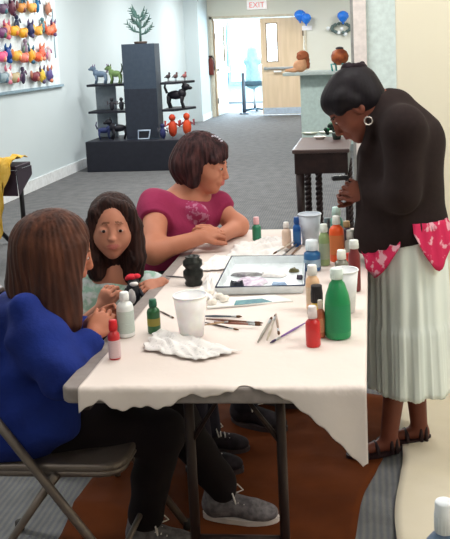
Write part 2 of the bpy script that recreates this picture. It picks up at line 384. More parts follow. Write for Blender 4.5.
bm = bmesh.new(); blobm(bm, (0, 0, .98), (.07, .07, .05)); finish('post_cap', bm, white, bl)

# ------------------------------------------------------------------ wall display of small painted figures
panel = thing('display_board', 'white wall panel holding rows of small colourful figures', 'display panel', (WX, 9.3, 0))
BX('panel_board', (0, -1.9, 1.17), (.02, 1.12, CH-.2), mat('panel_white', (216, 228, 232), .6), panel)
bm = bmesh.new(); abox(bm, (0, -1.95, 1.14), (.035, 1.2, 1.17)); finish('bottom_rail', bm, mat('rail_grey', (130, 155, 168), .5), panel)
BX('side_rail', (.02, 1.0, 1.5), (.03, 1.012, 2.1), mat('rail_grey', (130, 155, 168), .5), panel)
rows = [
 ('top', [(49, 9, (176, 120, 96), (230, 226, 222), 1), (38.5, 6, (30, 112, 160), (20, 70, 130), 2), (32, 8, (232, 172, 84), (214, 132, 60), 0), (25, 3, (24, 60, 84), (60, 110, 130), 2), (21.5, 8, (214, 146, 74), (120, 70, 70), 0), (13, 8, (112, 62, 78), (70, 40, 66), 1), (3, 9, (110, 84, 112), (60, 130, 140), 0)]),
 ('second', [(54, 29, (206, 108, 74), (96, 70, 110), 1), (49.5, 31, (224, 122, 88), (200, 88, 56), 0), (44, 27, (90, 130, 140), (210, 140, 90), 2), (38, 31, (226, 154, 62), (240, 190, 90), 0), (31.5, 30, (46, 50, 96), (90, 80, 120), 1), (23, 33, (230, 168, 44), (196, 130, 60), 0), (18.5, 25, (50, 60, 90), (70, 80, 100), 2), (14, 31, (238, 180, 52), (226, 120, 60), 0), (7.5, 31, (232, 148, 112), (220, 110, 140), 1), (2, 33, (124, 70, 118), (70, 110, 90), 0)]),
 ('third', [(50, 55, (214, 186, 190), (190, 110, 150), 2), (43, 53, (224, 110, 92), (236, 150, 120), 1), (38.5, 57, (226, 96, 60), (240, 160, 90), 0), (32, 56, (236, 164, 50), (40, 100, 130), 1), (27, 49, (150, 130, 150), (110, 140, 120), 2), (24, 58, (226, 124, 104), (200, 90, 90), 0), (17, 56, (232, 176, 70), (220, 130, 70), 0), (9, 55, (28, 62, 140), (30, 90, 160), 1), (2, 57, (232, 96, 140), (226, 150, 110), 0)]),
 ('bottom', [(50.5, 75, (94, 84, 140), (206, 126, 96), 1), (43, 76, (220, 186, 70), (90, 80, 110), 1), (35.5, 77, (120, 50, 60), (170, 110, 90), 0), (24.5, 77, (70, 60, 86), (100, 70, 100), 2), (15, 78, (180, 166, 130), (200, 90, 90), 0), (9, 76, (226, 214, 214), (220, 130, 150), 1), (4, 78, (140, 160, 170), (90, 120, 140), 0)])]
cn = {(176, 120, 96): 'brown and white', (30, 112, 160): 'tall blue', (232, 172, 84): 'orange yellow', (24, 60, 84): 'small dark teal', (214, 146, 74): 'orange and brown', (112, 62, 78): 'plum', (110, 84, 112): 'mauve and teal'}
def cname(c):
    import colorsys
    h, s, v = colorsys.rgb_to_hsv(*[x/255 for x in c]); h *= 360
    if s < .2: return 'pale' if v > .7 else 'greyish'
    a = 'dark ' if v < .5 else ''
    return a+('red' if h < 12 or h > 345 else 'orange' if h < 35 else 'yellow' if h < 65 else 'green' if h < 160 else 'teal' if h < 195 else 'blue' if h < 250 else 'purple' if h < 300 else 'pink')
ordn = ['rightmost', 'second', 'third', 'fourth', 'fifth', 'sixth', 'seventh', 'eighth', 'ninth', 'tenth']
for rn, items in rows:
    for i, (u, v, c1, c2, kind) in enumerate(items):
        p = atx(u, v, WX+.07)
        lab = '%s painted figure %s in the %s row of the wall panel' % (cname(c1), ordn[i] if i == 0 else ordn[i]+' from the right', rn)
        f = thing('painted_figure', lab, 'figurine', (WX+.02, p.y, p.z), 0, 'painted figures on the wall panel')
        f.scale = (.66, .66, .66); m1, m2 = col(c1, .5), col(c2, .5)
        bm = bmesh.new()
        if kind == 0:    # fat fish / bird shape
            blobm(bm, (.07, 0, 0), (.06, .15, .085)); blobm(bm, (.07, .12, .04), (.045, .06, .055)); finish('figure_body', bm, m1, f)
            bm = bmesh.new(); blobm(bm, (.07, -.15, .05), (.02, .05, .07)); finish('tail', bm, m2, f)
            bm = bmesh.new(); blobm(bm, (.11, .02, -.03), (.03, .05, .05)); finish('wing', bm, m2, f)
            bm = bmesh.new(); blobm(bm, (.07, .18, .03), (.02, .04, .018)); finish('beak', bm, m2, f)
        elif kind == 1:  # mask with horns
            blobm(bm, (.06, 0, 0), (.05, .1, .13)); blobm(bm, (.1, 0, -.02), (.03, .025, .04)); finish('figure_body', bm, m1, f)
            for q in (-1, 1): TB('horn', [(.06, .06*q, .09), (.07, .1*q, .14), (.08, .09*q, .19)], [.025, .018, .004], m2, f)
            bm = bmesh.new(); blobm(bm, (.09, 0, -.1), (.03, .06, .04)); finish('mouth', bm, m2, f)
        else:            # slim standing figure
            blobm(bm, (.05, 0, 0), (.04, .05, .12)); blobm(bm, (.05, 0, .13), (.035, .04, .045)); finish('figure_body', bm, m1, f)
            TB('arm', [(.05, .03, .05), (.06, .1, .1), (.06, .13, .04)], .014, m2, f); TB('arm', [(.05, -.03, .05), (.06, -.1, 0), (.06, -.11, -.06)], .014, m2, f)
        bm = bmesh.new(); tube(bm, [(0, 0, 0), (.05, 0, 0)], .008); finish('hook', bm, steel, f)

# ------------------------------------------------------------------ pedestal with stepped shelves
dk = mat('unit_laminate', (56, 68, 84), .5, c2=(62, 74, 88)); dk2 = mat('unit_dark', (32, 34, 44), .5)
un = thing('display_unit', 'dark grey display pedestal with shelves on both sides near the left wall', 'display shelf', (-3.0, 11.0, 0))
def UB(n, lo, hi, m, bev=.004): return BX(n, (lo[0]+3.0, lo[1]-11, lo[2]), (hi[0]+3.0, hi[1]-11, hi[2]), m, un, bev)
UB('pedestal_column', (-3.215, 10.9, .0), (-2.78, 11.17, 1.64), dk)
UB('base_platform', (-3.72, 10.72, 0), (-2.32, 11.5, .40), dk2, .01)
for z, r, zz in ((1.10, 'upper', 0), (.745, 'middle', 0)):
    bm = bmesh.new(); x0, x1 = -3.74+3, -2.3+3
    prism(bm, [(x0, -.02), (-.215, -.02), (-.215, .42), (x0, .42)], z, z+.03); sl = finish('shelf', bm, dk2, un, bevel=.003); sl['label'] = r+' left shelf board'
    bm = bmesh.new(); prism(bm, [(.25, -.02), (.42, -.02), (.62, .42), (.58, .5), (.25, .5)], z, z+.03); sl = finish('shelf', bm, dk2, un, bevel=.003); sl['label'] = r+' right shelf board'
UB('end_shade_panel', (-3.73, 11.3, .40), (-3.45, 11.33, 1.1), mat('end_shade_panel', (130, 140, 150), .6))  # shadow on the wall between the shelves, given as a grey panel
UB('front_shade_panel', (-3.215, 10.895, .42), (-2.78, 10.9, 1.06), mat('unit_shadow_panel', (40, 46, 58), .5), .001)  # thin darker sheet on the column front, shade put into its colour
# cactus-like metal plant on top
pp = (-2.99, 11.03, 1.64)
ca = thing('potted_plant', 'small dark green branching plant on top of the pedestal', 'plant', pp); ca.scale = (.88, .88, .90)
bm = bmesh.new(); lathe(bm, [(0, 0), (.09, 0), (.1, .03), (.085, .035), (0, .035)], 18); finish('pot', bm, mat('plant_pot', (78, 66, 60), .6), ca)
gm = mat('plant_green', (58, 92, 88), .6, c2=(80, 112, 104), scale=(30, 30, 30))
TB('stem', [(0, 0, .02), (.005, 0, .18), (-.005, 0, .42)], [.018, .016, .01], gm, ca)
for i, (a, l, z, up_) in enumerate([(0, .16, .14, .10), (180, .17, .16, .12), (20, .14, .24, .12), (170, .16, .26, .08), (200, .12, .34, .1), (-10, .12, .34, .1), (90, .12, .2, .1), (270, .12, .24, .08), (60, .1, .4, .1), (150, .08, .42, .11)]):
    a = math.radians(a+rng.rand()*40-20); l *= .8+.4*rng.rand(); z *= .9+.2*rng.rand(); bm = bmesh.new(); d = Vector((math.cos(a), math.sin(a), 0))
    tube(bm, [Vector((0, 0, z)), d*l*.5+Vector((0, 0, z+.02)), d*l+Vector((0, 0, z+up_))], [.01, .016, .006])
    for q in (.4, .6, .8, 1): 
        b0 = d*l*q+Vector((0, 0, z+up_*q*q)); tube(bm, [b0, b0+Vector((d.x*.02, .03, .07))], [.012, .004], 6); tube(bm, [b0, b0+Vector((d.x*.06, -.03, .01))], [.012, .004], 6)
    finish('branch', bm, gm, ca)
def ani(name, lab, cat, loc, s, c1, c2, rz=0, kind='dog', group=None):
    t = thing(name, lab, cat, loc, rz, group); m1, m2 = col(c1, .5), col(c2, .5); bm = bmesh.new(); V = lambda *a: tuple(x*s for x in a)
    if kind == 'dog':
        blobm(bm, V(0, 0, .6), V(.42, .17, .2)); blobm(bm, V(.3, 0, .66), V(.2, .18, .22)); finish('animal_body', bm, m1, t)
        for x, y in ((-.3, .1), (-.3, -.1), (.3, .1), (.34, -.1)): TB('leg', [V(x, y, .55), V(x-.04, y, .28), V(x+.04, y, .02)], [.085*s, .05*s, .055*s], m1, t)
        bm = bmesh.new(); blobm(bm, V(.5, 0, .95), V(.2, .15, .16)); blobm(bm, V(.68, 0, .9), V(.13, .08, .08)); tube(bm, [V(.3, 0, .7), V(.48, 0, .92)], [.13*s, .1*s]); finish('animal_head', bm, m1, t)
        for y in (-.1, .1): TB('ear', [V(.44, y, 1.04), V(.42, y*1.3, 1.2)], [.05*s, .015*s], m2, t)
        TB('tail', [V(-.4, 0, .68), V(-.5, 0, .95), V(-.44, 0, 1.2)], [.06*s, .05*s, .03*s], m2, t)
    elif kind == 'bird':
        blobm(bm, V(0, 0, .5), V(.3, .17, .2)); blobm(bm, V(.18, 0, .8), V(.1, .09, .11)); tube(bm, [V(.15, 0, .55), V(.18, 0, .8)], [.12*s, .07*s]); finish('bird_body', bm, m1, t)
        TB('beak', [V(.25, 0, .8), V(.42, 0, .76)], [.04*s, .006*s], m2, t); TB('tail', [V(-.25, 0, .5), V(-.5, 0, .4)], [.08*s, .03*s], m2, t)
        for y in (-.06, .06): TB('leg', [V(0, y, .35), V(.02, y, .0)], .025*s, m2, t)
    else:
        blobm(bm, V(0, 0, .4), V(.2, .16, .38)); blobm(bm, V(0, 0, .88), V(.15, .14, .16)); finish('figure_body', bm, m1, t)
        for y in (-1, 1): TB('arm', [V(.15*y, 0, .62), V(.32*y, -.05, .5), V(.3*y, -.05, .75)], .05*s, m2, t)
    return t
ani('animal_figurine', 'blue and mauve long-necked creature on the upper left shelf', 'figurine', (-3.56, 11.05, 1.13), .22, (104, 124, 146), (130, 112, 144), math.radians(170), 'dog')
ani('animal_figurine', 'lime green and brown creature beside the pedestal on the upper left shelf', 'figurine', (-3.34, 11.0, 1.13), .22, (112, 140, 88), (70, 84, 66), math.radians(160), 'dog')
for i, x in enumerate((-2.68, -2.58, -2.46)):
    ani('bird_figurine', ('small dark bird on the upper right shelf, '+('nearest the pedestal', 'middle of three', 'farthest from the pedestal')[i]), 'figurine', (x, 11.15, 1.13), .14, ((60, 50, 56), (90, 66, 66), (150, 90, 90))[i], (60, 60, 66), math.radians(60), 'bird', 'birds on the upper right shelf')
for i, x in enumerate((-3.42, -3.29)):
    ani('standing_figurine', 'small dark standing figure on the middle left shelf, '+('farther from the pedestal', 'nearest the pedestal')[i], 'figurine', (x, 11.0, .775), .17, (38, 38, 46), (60, 50, 56), 0, 'man', 'small figures on the middle left shelf')
ani('dog_figurine', 'black dog figure on the middle right shelf', 'figurine', (-2.58, 11.1, .775), .30, (22, 20, 28), (30, 26, 32), math.radians(-10), 'dog')
ani('red_figurine', 'bright orange red figure on the platform below the black dog', 'figurine', (-2.62, 11.0, .40), .30, (186, 62, 36), (150, 40, 34), 0, 'man')
ani('red_figurine', 'orange red squat figure at the right end of the platform', 'figurine', (-2.46, 11.15, .40), .30, (206, 76, 40), (120, 46, 60), .4, 'man')
ani('toy_figurine', 'small navy figure on the platform right beside the pedestal', 'figurine', (-2.71, 10.82, .40), .2, (40, 44, 90), (60, 60, 70), 0, 'man')
ani('animal_figurine', 'low dark blue animal at the left end of the platform', 'figurine', (-3.55, 11.0, .40), .2, (52, 62, 110), (66, 66, 90), .3, 'dog')
ani('animal_figurine', 'black spiky animal left of the pedestal on the platform', 'figurine', (-3.33, 10.95, .40), .25, (24, 24, 34), (20, 20, 26), math.radians(200), 'dog')
fp_ = thing('picture_frame', 'small pale open frame leaning on the front of the pedestal', 'frame', (-2.97, 10.82, .40), .1)
bm = bmesh.new(); q = [(-.07, .0), (.07, .0), (.09, .11), (-.06, .11)]
tube(bm, [(x, 0, z+.012) for x, z in q], .012, 6, close=True); finish('frame_border', bm, mat('frame_pale', (170, 186, 206), .4), fp_)
BX('frame_backing', (-.05, .008, .02), (.06, .014, .1), dk2, fp_)

# ------------------------------------------------------------------ reception counter
ct = thing('reception_counter', 'pale grey green reception counter with a raised ledge', 'counter', (-.75, 12.2, 0))
cm_ = mat('counter_body', (178, 196, 192), .6)
BX('counter_body', (-.27, .1, 0), (1.6, .7, 1.12), cm_, ct, bevel=.005); BX('ledge', (-.50, -.12, 1.12), (1.7, .78, 1.165), mat('counter_ledge', (168, 180, 178), .4), ct, bevel=.01)
BX('toe_kick', (-.27, .09, 0), (1.6, .1, .1), mat('toe_grey', (120, 128, 128), .6), ct)
p = W(300, 70, 12.2)
fg = thing('doll', 'brown haired doll sitting at the left end of the counter ledge', 'figurine', (p.x, 12.25, 1.165))
S = Sculpt(.008); S.ell((0, 0, .09), (.1, .07, .09)).cap((.02, 0, .1), (.05, 0, .2), .06, .05).cap((-.08, -.02, .03), (-.2, -.03, .03), .035, .02); S.mesh('doll_body', mat('doll_tan', (196, 146, 110), .7), fg)
S = Sculpt(.008); S.ell((.04, .01, .23), (.09, .08, .08)).cap((.08, .03, .2), (.1, .03, .08), .05, .04); S.disp = wrk(.008, 80, 80, 60); S.mesh('hair', mat('doll_hair', (150, 84, 54), .8), fg)
p = W(340, 70, 12.2)
pt = thing('painted_pot', 'round orange brown pot on teal legs on the counter ledge', 'pot', (p.x, 12.25, 1.165))
bm = bmesh.new(); lathe(bm, [(0, .08), (.06, .085), (.12, .15), (.13, .21), (.1, .28), (.05, .31), (.05, .32), (0, .32)], 24); finish('pot_body', bm, mat('pot_orange', (176, 92, 44), .5, c2=(120, 56, 36), scale=(12, 12, 12)), pt)
bm = bmesh.new(); blobm(bm, (0, 0, .32), (.06, .06, .025)); finish('pot_lid', bm, mat('pot_lid', (50, 44, 48), .5), pt)
for a in range(4):
    a = a*math.pi/2+.5; TB('pot_leg', [(.06*math.cos(a), .06*math.sin(a), .1), (.14*math.cos(a), .14*math.sin(a), .1), (.12*math.cos(a), .12*math.sin(a), .0)], .014, mat('pot_teal', (70, 150, 150), .5), pt)
def balloon(u, v, Y, r, lab, c=(40, 120, 226)):
    p = W(u, v, Y); t = thing('balloon', lab, 'balloon', (p.x, Y, p.z-r), 0, 'blue balloons on the far wall')
    bm = bmesh.new(); lathe(bm, [(0, 0), (.02, .005), (r*.55, r*.4), (r*.95, r*.95), (r, r*1.2), (r*.85, r*1.65), (r*.45, r*1.95), (0, r*2.05)], 20); finish('balloon_skin', bm, mat('balloon_blue', c, .15, spec=.6), t)
    bm = bmesh.new(); blobm(bm, (0, 0, -.01), (.02, .02, .018)); finish('knot', bm, mat('balloon_blue', c, .15), t)
balloon(300, 16, 18.8, .13, 'blue balloon left of the pair high on the far wall'); balloon(306, 19, 18.75, .12, 'blue balloon right of the pair high on the far wall')
balloon(343, 17, 18.8, .13, 'single blue balloon on the far wall above the orange pot')
p = W(307, 28, 18.97); tag(BX('wall_notice', (-.11, -.01, -.05), (.11, .02, .05), mat('notice_white', (240, 236, 240), .6), loc=(p.x, 18.975, p.z)), 'small white notice on the far wall under the balloon pair', 'notice')
p = W(341, 28, 18.9); hg = thing('wall_wreath', 'small dark leafy wreath with white bits on the far wall', 'wreath', (p.x, 18.93, p.z))
bm = bmesh.new()
for a in range(14): blobm(bm, (.2*math.cos(a*.45), 0, .1*math.sin(a*.45)), (.05, .03, .04), 0, 1)
finish('wreath_leaves', bm, mat('wreath_green', (92, 110, 108), .7), hg)
for x, z in ((-.28, 0), (.02, -.02), (.1, -.14), (-.05, -.1)):
    bm = bmesh.new(); blobm(bm, (x, -.03, z), (.05, .03, .05), 0, 1); finish('wreath_flower', bm, white, hg)

# ------------------------------------------------------------------ dark console table with twisted legs
cw = mat('console_wood', (40, 28, 30), .4, c2=(54, 38, 38), scale=(20, 4, 20)); cwt = mat('console_top', (88, 72, 72), .3, c2=(98, 80, 78), scale=(4, 20, 4))
cx0, cx1, cy0, cy1 = -.585, -.165, 6.12, 6.95
co = thing('console_table', 'dark wooden table with twisted legs behind the art table', 'table', ((cx0+cx1)/2, (cy0+cy1)/2, 0))
w2, d2 = (cx1-cx0)/2, (cy1-cy0)/2
BX('table_top', (-w2, -d2, .77), (w2, d2, .80), cwt, co, bevel=.008)
bm = bmesh.new(); abox(bm, (-w2+.015, -d2+.015, .62), (w2-.015, -d2+.04, .77)); abox(bm, (-w2+.015, d2-.04, .62), (w2-.015, d2-.015, .77)); abox(bm, (-w2+.015, -d2+.04, .62), (-w2+.04, d2-.04, .77)); abox(bm, (w2-.04, -d2+.04, .62), (w2-.015, d2-.04, .77))
finish('apron', bm, cw, co)
for x, y in ((-w2+.05, -d2+.05), (w2-.03, -d2+.05), (-w2+.05, d2-.05), (w2-.03, d2-.05)):
    bm = bmesh.new()
    if y > 0:
        for ph in (0, math.pi): tube(bm, [(x+.014*math.cos(ph+z*75), y+.014*math.sin(ph+z*75), z) for z in np.arange(.04, .63, .008)], .017, 8)
        for xx in (.09,):
            if x < 0:
                for ph in (0, math.pi): tube(bm, [(x+xx+.014*math.cos(ph+z*75), y+.014*math.sin(ph+z*75), z) for z in np.arange(.04, .63, .008)], .017, 8)
        abox(bm, (x-.03, y-.03, 0), (x+.03, y+.03, .05))
    else:
        tube(bm, [(x, y, .0), (x, y, .1), (x, y, .3), (x, y, .63)], [.018, .026, .03, .034] if x < 0 else [.008, .01, .011, .012], 10)
    finish('leg', bm, cw, co, smooth=False)
p = atz(340, 130, .80)
gb = thing('potted_ivy', 'dark green leafy thing on the console table beside the bowed head', 'plant', (p.x, 6.75, .80))
bm = bmesh.new(); lathe(bm, [(0, 0), (.03, 0), (.04, .05), (.035, .05), (0, .045)], 14); finish('pot', bm, col((40, 50, 46)), gb)
bm = bmesh.new()
for i in range(26):
    a = rng.rand()*6.28; r = .09*rng.rand()**.5; blobm(bm, (r*math.cos(a), r*math.sin(a)*.7, .05+rng.rand()*.07), (.022, .012, .018), int(rng.rand() > .5), 1, Matrix.Rotation(rng.rand()*3, 3, 'Y'))
finish('leaves', bm, [col((24, 110, 66)), col((20, 44, 36))], gb)
for i, (u, v, r, c, lab) in enumerate([(326, 134, .05, (196, 204, 190), 'pale shallow dish on the console table, nearest the ivy'), (310, 135, .055, (150, 158, 140), 'grey green shallow dish at the left of the console table'), (320, 139, .04, (214, 204, 196), 'small white dish near the front of the console table')]):
    p = atz(u, v, .80); bm = bmesh.new(); lathe(bm, [(0, 0), (r*.6, 0), (r, .018), (r, .022), (r*.6, .008), (0, .008)], 20, sx=1.3); tag(finish('dish', bm, col(c, .3), loc=(p.x, p.y, .8)), lab, 'dish', 'dishes on the console table')

# ------------------------------------------------------------------ yellow draped table at left
yx, yy_, yz = -2.63, 6.02, .74
yt = thing('side_table', 'dark folding table under a yellow cloth by the left wall', 'table', (yx-.45, yy_+.4, 0)); DD = -.12
BX('table_top', (-.45, -.4, yz-.03), (.45, DD, yz), mat('dark_table', (44, 32, 46), .5), yt, bevel=.006)
for x, y in ((-.4, -.35), (-.4, DD-.05), (.38, DD-.05)): TB('leg', [(x, y, yz-.03), (x, y, 0)], .018, mat('black_metal', (22, 22, 28), .4), yt)
pf = atz(12, 243, 0)-Vector((yx-.45, yy_+.4, 0)); TB('leg', [(pf.x-.30, DD-.1, yz-.03), tuple(pf)], .018, mat('black_metal', (22, 22, 28), .4), yt)
bm = bmesh.new(); vv = [bm.verts.new(p) for p in ((.45, -.4, yz-.03), (.45, DD, yz-.03), (.45, DD, yz-.10), (.46, -.4, yz-.22))]; bm.faces.new(vv); o = finish('skirt_flap', bm, mat('dark_table', (44, 32, 46), .5), yt); so = o.modifiers.new('s', 'SOLIDIFY'); so.thickness = .006
bm = bmesh.new(); vv = [bm.verts.new(p) for p in ((.45, -.4, yz-.03), (-.45, -.4, yz-.03), (-.45, -.405, yz-.2), (.46, -.41, yz-.22))]; bm.faces.new(vv); o = finish('skirt_flap', bm, mat('dark_table', (44, 32, 46), .5), yt); so = o.modifiers.new('s', 'SOLIDIFY'); so.thickness = .006
yc = mat('yellow_cloth', (206, 160, 40), .9, c2=(226, 186, 92), scale=(12, 12, 12), bump=.4, bscale=40)
bm = bmesh.new(); nx, ny = 60, 70; vs = {}
for i in range(nx+1):
    for j in range(ny+1):
        a = i/nx; b = j/ny; x = -.45+.885*a; hang = .30+.24*math.exp(-((a-.84)/.08)**2)+.04*math.sin(a*31)
        if a > .93: hang = 3*(1-a)+.03
        s_ = b*(.28+hang)
        if s_ <= .28: yy = -.13-s_; z = yz+.012
        else: yy = -.41-.012-.018*(1+math.sin(x*38))-.02; z = yz+.012-(s_-.28)
        z += .016*math.sin(x*23+yy*17)*math.sin(yy*31+x*5)+.016+(.02*(a > .85) if s_ < .28 else 0); x2 = x+(.012*math.sin(z*30) if s_ > .28 else 0)
        vs[i, j] = bm.verts.new((x2, yy, z))
for i in range(nx):
    for j in range(ny): f = bm.faces.new((vs[i, j], vs[i+1, j], vs[i+1, j+1], vs[i, j+1])); f.smooth = True
o = finish('table_cloth', bm, yc, loc=(yx-.45, yy_+.4, 0)); so = o.modifiers.new('s', 'SOLIDIFY'); so.thickness = .006; so.offset = 1
tag(o, 'crumpled yellow cloth draped over the dark table by the left wall', 'cloth')

# ------------------------------------------------------------------ floor coverings
tarp = mat('brown_tarp', (94, 47, 20), .9, c2=(80, 38, 15), scale=(5, 5, 5), spec=.08, bump=.25, bscale=9)
def sheet(name, poly, z, m, amp, lab, cat, fr_=7, step=.03):
    xs = [p[0] for p in poly]; ys = [p[1] for p in poly]; nx = int((max(xs)-min(xs))/step)+1; ny = int((max(ys)-min(ys))/step)+1
    # bilinear patch of four corners
    A, B, Cc, D = [Vector((p[0], p[1], 0)) for p in poly]; bm = bmesh.new(); g = {}
    for i in range(nx+1):
        for j in range(ny+1):
            a, b = i/nx, j/ny; p = (A*(1-a)+B*a)*(1-b)+(D*(1-a)+Cc*a)*b
            p = p+Vector((.012*math.sin(b*19), .012*math.sin(a*17), 0))
            h = max(0, math.sin(p.x*fr_+2*math.sin(p.y*fr_*.7)+1)*math.sin(p.y*fr_*1.7+1.5*math.sin(p.x*fr_*.6)))**2*amp+max(0, math.sin(p.y*fr_*3.1+p.x*6))**6*amp*.5
            g[i, j] = bm.verts.new((p.x, p.y, z+h))
    for i in range(nx):
        for j in range(ny): f = bm.faces.new((g[i, j], g[i+1, j], g[i+1, j+1], g[i, j+1])); f.smooth = True
    o = finish(name, bm, m); so = o.modifiers.new('s', 'SOLIDIFY'); so.thickness = .002; so.offset = 1; return tag(o, lab, cat)
pa, pb_ = atz(384, 455, 0), atz(355, 539, 0)
sheet('floor_tarp', [(-1.05, 1.6), (-.25, 1.6), (.10, 3.6), (-1.05, 3.6)], .003, tarp, .012, 'crinkled brown tarp spread on the floor under the art table', 'tarp')
a0, a1 = atz(400, 440, 0), atz(387, 539, 0)
sheet('drop_cloth', [(a1.x-.02, 1.3), (1.6, 1.3), (1.6, 3.63), (a0.x+.02, 3.63)], .012, mat('drop_cloth', (214, 204, 182), .9, c2=(220, 211, 192), scale=(3, 3, 3), bump=.15, bscale=12), .02, 'cream drop cloth on the floor behind the standing woman', 'drop cloth', 5)

# ------------------------------------------------------------------ main folding table
TX0, TX1, TY0, TY1, TZ = -.785, -.032, 1.945, 3.70, .74
tb = thing('folding_table', 'long grey folding table covered with white paper for painting', 'table', ((TX0+TX1)/2, (TY0+TY1)/2, 0))
w2, d2 = (TX1-TX0)/2, (TY1-TY0)/2
bm = bmesh.new(); prism(bm, rrect(-w2, -d2, w2, d2, .03), TZ-.042, TZ); finish('table_top', bm, mat('grey_plastic', (150, 140, 136), .5, c2=(140, 131, 128), scale=(60, 60, 60)), tb, bevel=.008)
lm = mat('table_leg_metal', (52, 40, 38), .45, metal=.2)
bm = bmesh.new(); abox(bm, (-w2+.03, -d2+.04, TZ-.075), (-w2+.06, d2-.04, TZ-.042)); abox(bm, (w2-.06, -d2+.04, TZ-.075), (w2-.03, d2-.04, TZ-.042)); finish('under_frame', bm, lm, tb)
for s_ in (-1, 1):
    yy = s_*(d2-.30)
    for x in (-.125, .135): TB('leg', [(x, yy, TZ-.05), (x, yy, .0)], .0145, lm, tb)
    TB('leg_crossbar', [(-.36, yy, TZ-.06), (.36, yy, TZ-.06)], .0125, lm, tb); TB('leg_crossbar', [(-.125, yy, .16), (.135, yy, .16)], .011, lm, tb)
    TB('leg_brace', [(0, yy, TZ-.1), (0, yy-s_*.3, TZ-.05)], .008, lm, tb)
    TB('leg_brace', [(-.125, yy, .45), (0, yy, TZ-.1), (.135, yy, .45)], .008, lm, tb)
paper = mat('table_paper', (229, 216, 209), .8, c2=(234, 222, 216), scale=(2, 2, 2), bump=.12, bscale=25)
hem = [(77, 413), (84, 409), (92, 404), (99, 400), (106, 402), (113, 408), (121, 411), (131, 408), (146, 406), (160, 408), (172, 404), (182, 398), (190, 393), (197, 396), (203, 391), (213, 397), (222, 393), (232, 389), (240, 386), (249, 386), (257, 388), (266, 392), (277, 396), (288, 400), (299, 408), (312, 417), (324, 427), (337, 440), (348, 452), (358, 462), (363, 467), (367, 462)]
PZ = TZ+.002
bm = bmesh.new(); g = {}; NX = 110; NYy = 120; x0, x1 = -.735, -.027
hx = []
for u, v in hem:
    if v > 391: p = W(u, v, TY0-.006); hx.append((p.x, (PZ-p.z)))
    else: p = atz(u, v, PZ); hx.append((p.x, -(p.y-TY0)))
hx.sort(); HX = [h[0] for h in hx]; HL = [h[1] for h in hx]
for i in range(NX+1):
    x = x0+(x1-x0)*i/NX; L_ = float(np.interp(x, HX, HL))+.0025*math.sin(x*160); yfar = TY1+.012
    tot = (yfar-TY0)+L_
    for j in range(NYy+1):
        s_ = tot*(1-(1-j/NYy)**1.25); y = yfar-s_; z = PZ
        if y < TY0:
            dz = TY0-y; y = TY0-.006-.010*(1-math.exp(-dz*25))*(.5+.5*math.sin(x*34))-.015*max(0, dz-.05)*(1+math.sin(x*21)); z = PZ-dz
        else:
            z += .0015*max(0, math.sin(x*17+y*5+1.5*math.sin(y*6)))**2 + .0018*max(0, math.sin(y*13+2*math.sin(x*9)))**3
        xx = x
        if x > -.034 and y > TY0: z -= (x+.034)*.6
        g[i, j] = bm.verts.new((xx, y, z))
for i in range(NX):
    for j in range(NYy): f = bm.faces.new((g[i, j], g[i+1, j], g[i+1, j+1], g[i, j+1])); f.smooth = True
o = finish('paper_cover', bm, paper); so = o.modifiers.new('s', 'SOLIDIFY'); so.thickness = .0012; so.offset = 0
tag(o, 'torn edged white paper sheet covering the folding table', 'paper')
TOP = PZ+.003

# ------------------------------------------------------------------ near table at the lower right with one bottle
nt = thing('near_table', 'cream covered table holding the blue bottle at the lower right', 'table', (.42, .85, 0))
BX('table_top', (-.35, -.4, .70), (.5, .3, .735), mat('cream_cover', (214, 204, 182), .9), nt, bevel=.006)
for x in (-.3, .45):
    for y in (-.35, .25): TB('leg', [(x, y, .70), (x, y, 0)], .018, lm, nt)

# ------------------------------------------------------------------ folding chairs
cmt = mat('chair_metal', (108, 98, 92), .35, c2=(118, 107, 100), metal=.4, spec=.5)
def chair(label, loc, rz):
    t = thing('folding_chair', label, 'chair', loc, rz, None)
    bm = bmesh.new(); prism(bm, rrect(-.20, -.195, .20, .195, .06), .415, .44); finish('seat', bm, cmt, t, bevel=.01)
    bm = bmesh.new(); pr = rrect(-.19, -.185, .19, .185, .05); tube(bm, [(x, y, .412) for x, y in pr], .011, 8, close=True); finish('seat_rim', bm, cmt, t)
    for y in (-.225, .225):
        TB('front_leg', [(-.28, y, .80), (.0, y, .40), (.27, y, .012)], .0125, cmt, t)
        TB('rear_leg', [(.02, y*.93, .42), (-.14, y*.93, .2), (-.29, y*.93, .012)], .0115, cmt, t)
    TB('back_rail', [(-.28, -.225, .80), (-.285, -.2, .825), (-.285, .2, .825), (-.28, .225, .80)], .0125, cmt, t)
    TB('front_stretcher', [(.17, -.225, .155), (.17, .225, .155)], .009, cmt, t); TB('rear_stretcher', [(-.2, -.21, .125), (-.2, .21, .125)], .009, cmt, t)
    bm = bmesh.new(); n = 12
    ga = [[bm.verts.new((-.275+.06*(1-z_)-.03*math.cos((k/n-.5)*2.4)+.0, (k/n-.5)*.43, .68+.12*z_)) for k in range(n+1)] for z_ in (0, .5, 1)]
    for a in range(2):
        for k in range(n): f = bm.faces.new((ga[a][k], ga[a][k+1], ga[a+1][k+1], ga[a+1][k])); f.smooth = True
    b = finish('backrest', bm, cmt, t); so = b.modifiers.new('s', 'SOLIDIFY'); so.thickness = .006
    for y in (-.225, .225):
        for x, z in ((.27, .01), (-.29, .01)):
            bm = bmesh.new(); lathe(bm, [(0, 0), (.015, 0), (.015, .03), (0, .03)], 10, c=(x, y if x > 0 else y*.93, 0)); finish('rubber_foot', bm, mat('rubber', (40, 36, 34), .8), t)
    return t
chair('bronze metal folding chair under the girl in the blue hoodie', (-.90, 2.32, 0.003), 0)
